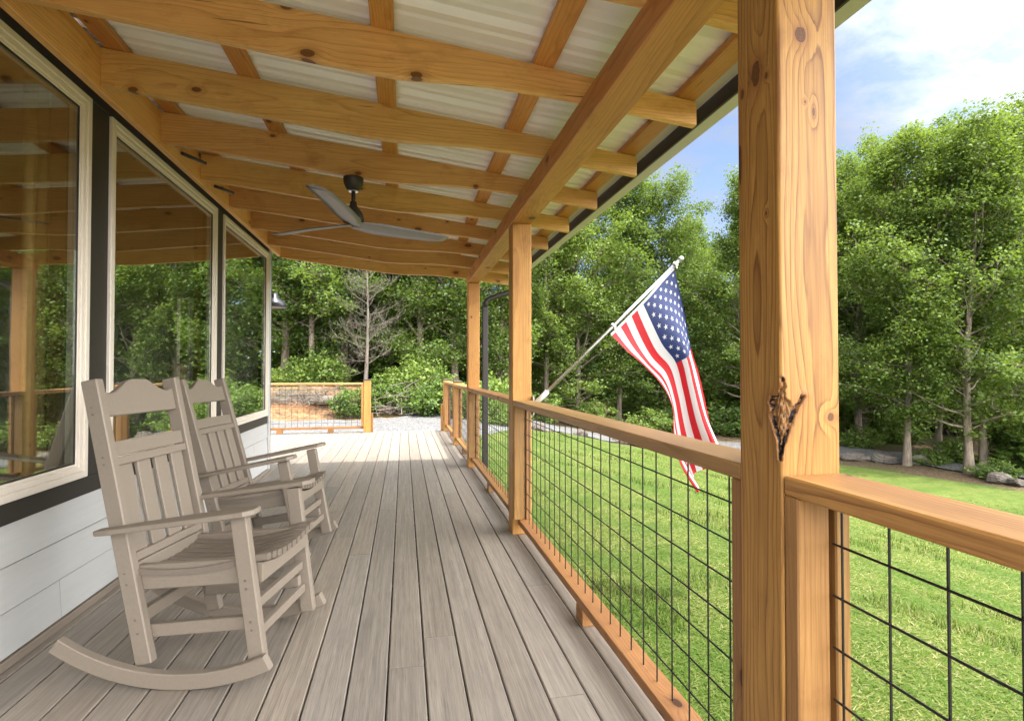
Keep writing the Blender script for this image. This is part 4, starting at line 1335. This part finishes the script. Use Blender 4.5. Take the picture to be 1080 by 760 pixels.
def make_tree(seed, H, cb, cr, n_limbs, per, leaf, r0, lean=0.03, top_w=0.35, low=0.8, spray=0.55, flat=0.68, droop=0.10):
    """returns (trunk mesh, crown mesh)"""
    rng = np.random.default_rng(seed)
    TV, TF = [], []
    def add(v, f):
        b_ = len(TV); TV.extend(v); TF.extend([tuple(x + b_ for x in q) for q in f])
    m = 14
    ph = rng.random(4) * 6.28
    def trunk(t_):
        return np.array([H * lean * math.sin(2.1 * t_ + ph[0]) * t_ + 0.10 * math.sin(5 * t_ + ph[1]), H * lean * math.sin(1.7 * t_ + ph[2]) * t_ + 0.10 * math.sin(6 * t_ + ph[3]), H * 0.96 * t_])
    tp = [trunk(q) - np.array([0.10 * math.sin(ph[1]), 0.10 * math.sin(ph[3]), 0]) for q in np.linspace(0, 1, m)]
    rad = [r0 * ((1 - q) ** 0.8 * 0.95 + 0.05) * (1 + 0.5 * math.exp(-q * 40)) for q in np.linspace(0, 1, m)]
    tp[0][2] = -0.3
    add(*tube_np(tp, rad, 9))
    C, Rd = [], []
    az = rng.random() * 6.28
    for i in range(n_limbs):
        t_ = cb + (0.985 - cb) * ((i + rng.random()) / n_limbs)
        az += 2.4 + rng.normal(0, 0.4)
        v = (t_ - cb) / (1 - cb)
        prof = (low + (1 - low) * min(1, v / 0.3)) * (1 - (1 - top_w) * max(0, (v - 0.35) / 0.65) ** 1.4)
        L = cr * prof * rng.uniform(0.55, 1.12)
        el = R(20) + R(42) * v + rng.normal(0, 0.22)
        k0 = t_ * (m - 1); i0 = min(int(k0), m - 2); p = tp[i0] * (1 - (k0 - i0)) + tp[i0 + 1] * (k0 - i0)
        r1 = max(0.012, rad[i0] * 0.42 * min(1, L / cr + 0.2))
        path = [p]; d = np.array([math.cos(az) * math.cos(el), math.sin(az) * math.cos(el), math.sin(el)])
        ns = 6
        for s_ in range(ns):
            d = d + rng.normal(0, 0.13, 3) + np.array([0, 0, 0.05 if v > 0.3 else -0.02]); d /= np.linalg.norm(d)
            path.append(path[-1] + d * L / ns)
        add(*tube_np(path, [r1 * (1 - 0.85 * q / ns) for q in range(ns + 1)], 5))
        nsub = max(3, int(4 + L * 2.2))
        for j in range(nsub):
            q = 0.28 + 0.74 * (j + rng.random()) / nsub
            q = min(q, 1.0)
            kk = q * ns; ii = min(int(kk), ns - 1); pp = path[ii] * (1 - (kk - ii)) + path[ii + 1] * (kk - ii)
            a2 = az + rng.choice([-1, 1]) * rng.uniform(0.4, 1.3); e2 = el * 0.5 + rng.normal(0.15, 0.45)
            l2 = L * rng.uniform(0.12, 0.36) * (1.15 - 0.5 * q) + 0.15
            d2 = np.array([math.cos(a2) * math.cos(e2), math.sin(a2) * math.cos(e2), math.sin(e2)])
            ep = pp + d2 * l2
            add(*tube_np([pp, pp + d2 * l2 * 0.5 + rng.normal(0, 0.04, 3), ep], [max(0.006, r1 * 0.3), 0.006, 0.004], 3))
            C.append(ep); Rd.append(spray * rng.uniform(0.6, 1.25))
            if rng.random() < 0.6:
                C.append(pp + d2 * l2 * 0.45 + rng.normal(0, 0.2, 3)); Rd.append(spray * rng.uniform(0.5, 0.9))
    LV, LF = leaves_np(rng, C, Rd, per, leaf, flat, droop)
    tm = np_mesh('trunk', np.array(TV), np.array([f for f in TF]), True)
    cmn = np_mesh('crown', LV, LF)
    return tm, cmn

TM = {
    'maple_a': make_tree(1, 14.5, 0.12, 4.3, 74, 46, 0.118, 0.17, top_w=0.55, spray=0.62),
    'maple_b': make_tree(2, 15.0, 0.18, 3.9, 70, 46, 0.118, 0.15, lean=0.05, top_w=0.55, spray=0.62),
    'maple_c': make_tree(3, 14.0, 0.08, 4.5, 78, 44, 0.120, 0.18, top_w=0.60, spray=0.65),
    'oak_a': make_tree(4, 16.0, 0.14, 4.6, 78, 40, 0.135, 0.20, top_w=0.55, spray=0.68),
    'oak_b': make_tree(5, 15.0, 0.08, 4.8, 82, 40, 0.135, 0.20, top_w=0.55, spray=0.68),
    'open': make_tree(6, 14.5, 0.22, 3.4, 56, 42, 0.115, 0.14, lean=0.06, low=0.6, top_w=0.5, spray=0.55),
}
for k_, (a, c) in TM.items():
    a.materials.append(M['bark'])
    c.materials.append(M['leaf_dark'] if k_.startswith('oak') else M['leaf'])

def ground_point(px, D):
    """plan position at viewing distance D along the line of sight of photo column px"""
    L = (px - 540) / FPX * D
    return (L * math.cos(YAW) + D * math.sin(YAW), D * math.cos(YAW) - L * math.sin(YAW))

def tree(kind, px, D, sc, rz, label, group='trees round the lawn and drive', name='broadleaf_tree'):
    x, y = ground_point(px, D)
    t = thing(name, (x, y, float(h(x, y))), label, 'tree', group)
    tm, cm_ = TM[kind]
    for nm, me_ in (('trunk', tm), ('crown', cm_)):
        o = bpy.data.objects.new(nm, me_); COL.objects.link(o); o.parent = t
    t.rotation_euler = (0, 0, rz); t.scale = (sc * 1.0, sc * 1.0, sc)
    return t

FRONT = [  # kind, photo column, distance, scale, spin, label
    ('maple_b', 955, 20.2, 0.80, 0.3, 'maple with a pale leaning trunk rising beside the boulders at the lawn edge'),
    ('open', 988, 22.6, 0.90, 1.4, 'slender tree just right of the pale leaning maple trunk'),
    ('maple_a', 1021, 18.8, 0.78, 2.2, 'left of two close twin trunks by the right edge of the lawn'),
    ('open', 1036, 19.8, 0.85, 4.2, 'right of two close twin trunks by the right edge of the lawn'),
    ('maple_c', 1092, 19.5, 0.86, 3.1, 'tall leafy tree at the far right edge of the photo'),
    ('maple_c', 905, 26.0, 0.88, 5.0, 'leafy tree rising just right of the foreground post'),
    ('maple_a', 870, 27.5, 0.86, 0.9, 'leafy tree mostly hidden behind the foreground post'),
    ('oak_a', 935, 28.0, 0.86, 1.0, 'dark leaved tree behind the boulders, left of the pale leaning maple'),
    ('maple_a', 786, 30.0, 0.90, 2.0, 'tall tree showing along the left edge of the foreground post'),
    ('maple_c', 700, 33.0, 0.98, 0.5, 'tallest bright green tree above the tip of the flag pole'),
    ('maple_a', 652, 32.0, 1.00, 3.7, 'bright leafy tree left of the flag, under the gutter line'),
    ('maple_c', 608, 30.0, 0.92, 1.2, 'bright leafy tree above the flag pole just right of the flag post'),
    ('oak_b', 748, 38.0, 0.71, 2.6, 'darker tree low in the sky gap right of the flag'),
    ('maple_b', 575, 29.0, 0.95, 0.2, 'tree directly right of the flag post, its top behind the eave'),
    ('maple_a', 524, 27.0, 0.90, 4.4, 'tree seen between the flag post and the downspout'),
    ('oak_b', 480, 26.0, 0.90, 5.6, 'dark tree seen left of the farthest porch post'),
    ('maple_c', 443, 25.0, 0.86, 2.9, 'yellow green tree above the deck steps'),
    ('oak_a', 412, 29.0, 0.90, 0.7, 'dark tree right behind the bare dead tree'),
    ('oak_b', 362, 26.0, 0.92, 1.9, 'dark tree immediately left of the bare dead tree'),
    ('maple_b', 330, 24.5, 0.95, 3.3, 'tree with a thin trunk above the end railing'),
    ('oak_a', 300, 25.5, 0.92, 4.9, 'dark tree beside the far corner of the house'),
    ('oak_b', 262, 27.0, 0.95, 0.1, 'dark tree mostly hidden by the far corner of the house'),
]
for a in FRONT: tree(*a)
rb = random.Random(3)
BACK = []
for px in range(240, 1250, 44):
    D = 35 if px < 560 else (42 if px < 800 else 31)
    BACK.append((rb.choice(['oak_a', 'oak_b', 'oak_a', 'maple_b', 'open']), px + rb.uniform(-14, 14), D + rb.uniform(-3, 4), rb.uniform(0.80, 0.98) if px < 560 or px > 880 else rb.uniform(0.78, 0.90), rb.uniform(0, 6.28)))
for px in range(1140, 1330, 90):
    BACK.append((rb.choice(['maple_a', 'maple_c', 'oak_a']), px, 20 + rb.uniform(0, 5), rb.uniform(0.85, 1.0), rb.uniform(0, 6.28)))
for a in BACK:
    tree(*a, 'dark tree deep in the wood behind the front row of trees', 'trees deep in the wood')

# the far wood beyond: one mass of foliage nobody could count
rgw = np.random.default_rng(77)
nW = 5200
aw = rgw.uniform(R(-62), R(75), nW); dw = rgw.uniform(44, 62, nW)
Cw = np.stack([np.sin(aw) * dw, np.cos(aw) * dw, 0 * aw], -1)
Cw[:, 2] = h(Cw[:, 0], Cw[:, 1]) + 8.5 * rgw.random(nW) ** 0.8 * (0.8 + 0.2 * np.sin(aw * 23) * np.sin(aw * 57 + 1))
LV, LF = leaves_np(rgw, Cw, np.full(nW, 1.3), 16, 0.55, 0.6, 0.1)
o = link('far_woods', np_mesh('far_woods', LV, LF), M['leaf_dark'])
tag(o, kind='stuff', label='far wood closing the view behind the trees', cat='wood')

# bare dead tree
def dead_tree(seed, H):
    rng = np.random.default_rng(seed)
    TV, TF = [], []
    def add(v, f):
        b_ = len(TV); TV.extend(v); TF.extend([tuple(x + b_ for x in q) for q in f])
    tp = [np.array([0.10 * math.sin(3 * q), 0.1 * math.sin(2 * q + 1), H * q]) for q in np.linspace(0, 1, 12)]
    add(*tube_np(tp, [0.085 * (1 - q) + 0.008 for q in np.linspace(0, 1, 12)], 8))
    def twig(p, d, L, r, lv):
        path = [p]; ns = 6
        for s_ in range(ns):
            d = d + rng.normal(0, 0.12, 3) + np.array([0, 0, 0.07]); d /= np.linalg.norm(d)
            path.append(path[-1] + d * L / ns)
        add(*tube_np(path, [r * (1 - 0.8 * q / ns) for q in range(ns + 1)], 4 if lv == 0 else 3))
        if lv < 2:
            for j in range(10 if lv == 0 else 4):
                q = rng.uniform(0.2, 1.0); ii = min(int(q * ns), ns - 1)
                d2 = d + rng.normal(0, 0.55, 3); d2 /= np.linalg.norm(d2)
                twig(path[ii], d2, L * rng.uniform(0.25, 0.5), max(0.0045, r * 0.5), lv + 1)
    az = 0
    for i in range(42):
        q = 0.16 + 0.82 * i / 42; az += 2.4
        el = R(-2 + 38 * q) + rng.normal(0, 0.2)
        twig(np.array([0.10 * math.sin(3 * q), 0.1 * math.sin(2 * q + 1), H * q]), np.array([math.cos(az) * math.cos(el), math.sin(az) * math.cos(el), math.sin(el)]), (1.95 - 0.8 * q) * rng.uniform(0.6, 1.1), 0.011, 0)
    return np_mesh('dead_trunk', np.array(TV), np.array(TF), True)
x, y = ground_point(385, 21.5)
t = thing('dead_tree', (x, y, float(h(x, y)) - 0.1), 'bare grey dead tree with fine twigs standing before the dark wood', 'tree')
link('trunk', dead_tree(8, 5.6), M['deadwood'], t, Matrix.Translation((x, y, float(h(x, y)) - 0.1)))

# ------------------------------------------------------------------ shrubs and undergrowth
def shrub_mesh(seed, w, hh, n, per, leaf):
    rng = np.random.default_rng(seed)
    TV, TF, C, Rd = [], [], [], []
    for i in range(n):
        a = rng.random() * 6.28; r_ = w * rng.random() ** 0.5
        top = np.array([math.cos(a) * r_, math.sin(a) * r_, hh * rng.uniform(0.35, 1.0) * (1 - 0.45 * (r_ / w) ** 2)])
        p = np.array([top[0] * 0.35, top[1] * 0.35, -0.1])
        mid = (p + top) / 2 + rng.normal(0, 0.08, 3)
        v, f = tube_np([p, mid, top], [0.012, 0.008, 0.004], 3)
        b_ = len(TV); TV.extend(v); TF.extend([tuple(q + b_ for q in g_) for g_ in f])
        for q in (0.45, 0.75, 1.0):
            C.append(p * (1 - q) + top * q + rng.normal(0, 0.06, 3)); Rd.append(rng.uniform(0.16, 0.34) * (0.7 + 0.3 * w))
    LV, LF = leaves_np(rng, C, Rd, per, leaf, 0.6, 0.15)
    return np_mesh('stems', np.array(TV), np.array(TF)), np_mesh('foliage', LV, LF)
SH = [shrub_mesh(21, 0.9, 1.3, 40, 26, 0.11), shrub_mesh(22, 1.2, 1.0, 46, 26, 0.10), shrub_mesh(23, 0.7, 1.8, 36, 28, 0.12)]
for a, c in SH: a.materials.append(M['bark']); c.materials.append(M['leaf_bush'])
def shrub(v, px, D, sc, label, group='shrubs along the edge of the drive', wide=1.0):
    x, y = ground_point(px, D)
    t = thing('shrub', (x, y, float(h(x, y))), label, 'shrub', group)
    for nm, me_ in zip(('stems', 'foliage'), SH[v]):
        o = bpy.data.objects.new(nm, me_); COL.objects.link(o); o.parent = t
    t.scale = (sc * wide, sc * wide, sc); t.rotation_euler = (0, 0, px * 0.7)
SHR = [
    (0, 372, 19.8, 0.95, 'bright green shrub seen through the mesh beside the end post'), (2, 402, 20.6, 0.8, 'leafy shrub right behind the post left of the deck steps'),
    (1, 418, 20.8, 0.8, 'low shrub left of the grey brush pile'), (0, 446, 20.0, 0.95, 'broad shrub right of the grey brush pile'), (2, 462, 20.6, 0.85, 'upright shrub just left of the far right railing posts'),
    (1, 440, 22.0, 1.2, 'tall shrub mass behind the grey brush pile'), (0, 350, 22.5, 1.0, 'shrub on the bank above the fallen log'), (1, 315, 23.0, 1.1, 'shrub on top of the bank by the house corner'),
    (2, 335, 23.2, 0.9, 'young sapling shrub on the bank at the wood edge'), (0, 486, 19.6, 1.0, 'shrub seen between the two short capped posts'), (1, 508, 21.5, 1.2, 'shrub filling the view behind the downspout'),
    (0, 525, 22.5, 1.35, 'bright shrub between the downspout and the flag post'), (1, 530, 18.4, 0.8, 'low shrub on the drive edge below the rail by the flag post'),
    (2, 580, 26.0, 0.9, 'light green sapling shrub at the foot of the flag pole'), (0, 625, 28.5, 1.3, 'shrub below the flag cloth at the wood edge'), (1, 680, 29.5, 1.3, 'shrub at the wood edge left of the hanging flag end'),
    (0, 765, 29.0, 1.3, 'dark shrub between the flag and the foreground post'), (1, 720, 30.0, 1.4, 'shrub behind the hanging end of the flag'),
    (1, 905, 24.5, 0.9, 'low undergrowth shrub right of the foreground post above the rail'), (1, 978, 20.2, 0.55, 'small fern green shrub at the foot of the pale leaning maple'),
    (0, 1005, 20.4, 0.75, 'shrub between the leaning maple and the twin trunks'), (1, 1048, 17.8, 0.6, 'low shrub at the foot of the twin trunks'), (2, 1070, 20.0, 1.2, 'leafy sapling right of the twin trunks'),
    (0, 1100, 18.5, 1.3, 'leafy shrub at the right edge of the photo'), (1, 945, 26.0, 1.1, 'undergrowth shrub across the lane behind the boulders'),
]
for a in SHR: shrub(*a)
rs = random.Random(9)
for px in range(250, 1240, 36):
    D = (28 if px < 560 else (35 if px < 800 else 27)) + rs.uniform(-1.5, 3)
    shrub(rs.randrange(3), px + rs.uniform(-12, 12), D, rs.uniform(1.2, 1.9), 'undergrowth bush deep in the shade of the wood', 'undergrowth bushes in the wood', 1.2)

# ------------------------------------------------------------------ rocks, log, brush pile
def rock(px, D, r_, seed, label, sq=0.6):
    x, y = ground_point(px, D)
    bm = bmesh.new(); bmesh.ops.create_icosphere(bm, subdivisions=4, radius=1.0)
    rng = np.random.default_rng(seed)
    dirs = rng.normal(0, 1, (14, 3)); dirs /= np.linalg.norm(dirs, axis=1)[:, None]; lim = rng.uniform(0.55, 0.95, 14)
    ph = rng.random(6) * 6
    for v in bm.verts:
        p = np.array(v.co)
        k_ = min([l / max(1e-6, p @ d_) for d_, l in zip(dirs, lim) if p @ d_ > 0.05] + [1.0])
        p = p * k_ * (1 + 0.04 * math.sin(7 * p[0] + ph[0]) * math.sin(6 * p[1] + ph[1]) + 0.03 * math.sin(17 * p[2] + 13 * p[0] + ph[2]))
        v.co = (p[0] * r_ * 1.05, p[1] * r_ * 0.9, p[2] * r_ * sq)
    me_ = bpy.data.meshes.new('boulder'); bm.to_mesh(me_); bm.free()
    o = link('boulder', me_, M['rock'], None, Matrix.Translation((x, y, float(h(x, y)) + r_ * sq * 0.35)) @ Matrix.Rotation(seed * 1.3, 4, 'Z'))
    tag(o, label, 'boulder', 'boulders along the drive')
RK = [(899, 21.3, 0.42, 'grey boulder nearest the foreground post at the lane edge'), (931, 20.9, 0.46, 'boulder left of the pale leaning maple trunk'), (968, 20.4, 0.50, 'boulder right behind the foot of the pale leaning maple'),
      (1051, 17.2, 0.40, 'pale boulder right of the twin trunks at the lawn edge'), (1069, 16.8, 0.34, 'small boulder at the right edge beside the lane'),
      (570, 18.6, 0.34, 'rough rock seen through the mesh next to the flag post'), (611, 20.5, 0.36, 'mossy rock at the lawn edge left of the flag, seen through the mesh'), (653, 22.3, 0.30, 'small rock at the lawn edge under the flag pole'),
      (912, 21.2, 0.24, 'small stone between the first two lane boulders')]
for i, (px, D, r_, lb) in enumerate(RK): rock(px, D, r_, i + 2, lb)

def sticks(name, n, w, L, hh, seed, r_=(0.008, 0.022)):
    rng = np.random.default_rng(seed); V, F = [], []
    for i in range(n):
        c = np.array([rng.normal(0, w), rng.normal(0, w * 0.6), abs(rng.normal(0, hh))]); a = rng.random() * 6.28; e = rng.normal(0.2, 0.35)
        d = np.array([math.cos(a) * math.cos(e), math.sin(a) * math.cos(e), math.sin(e)]); l = L * rng.uniform(0.4, 1.0)
        p = [c - d * l / 2, c + rng.normal(0, 0.05, 3), c + d * l / 2]
        for q in p: q[2] = max(q[2], 0.0)
        rr_ = rng.uniform(*r_)
        v, f = tube_np(p, [rr_, rr_ * 0.8, rr_ * 0.5], 5)
        b_ = len(V); V.extend(v); F.extend([tuple(x + b_ for x in q) for q in f])
    return np_mesh(name, np.array(V), np.array(F), True)
x, y = ground_point(427, 20.2)
o = link('brush_pile', sticks('brush_pile', 130, 0.45, 1.5, 0.35, 4), M['deadwood'], None, Matrix.Translation((x, y, float(h(x, y)))))
tag(o, 'grey pile of cut branches at the far edge of the gravel', 'brush pile')
for i, px in enumerate((296, 312, 326, 340)):
    x, y = ground_point(px, 20.3 + 0.3 * (i % 2))
    o = link('branch_litter', sticks('branch_litter', 90, 0.75, 1.0, 0.12, 30 + i, (0.006, 0.02)), M['deadwood'], None, Matrix.Translation((x, y, float(h(x, y)))))
    tag(o, 'brown broken branches and mulch strewn over the clay bank', 'branches', 'branch litter on the clay bank')
x, y = ground_point(346, 20.4)
lg = thing('fallen_log', (x, y, float(h(x, y))), 'grey fallen log lying on the clay bank behind the end railing', 'log')
m = MB(); m.tube([(x - 0.75, y + 0.1, float(h(x, y)) + 0.20), (x, y, float(h(x, y)) + 0.24), (x + 0.8, y - 0.1, float(h(x, y)) + 0.20)], [0.15, 0.17, 0.13], 12)
m.build('log', M['deadwood'], lg)
m = MB(); m.tube([(x - 0.3, y - 0.05, float(h(x, y)) + 0.30), (x - 0.4, y - 0.2, float(h(x, y)) + 0.62)], [0.04, 0.025], 7)
m.build('branch_stub', M['deadwood'], lg)
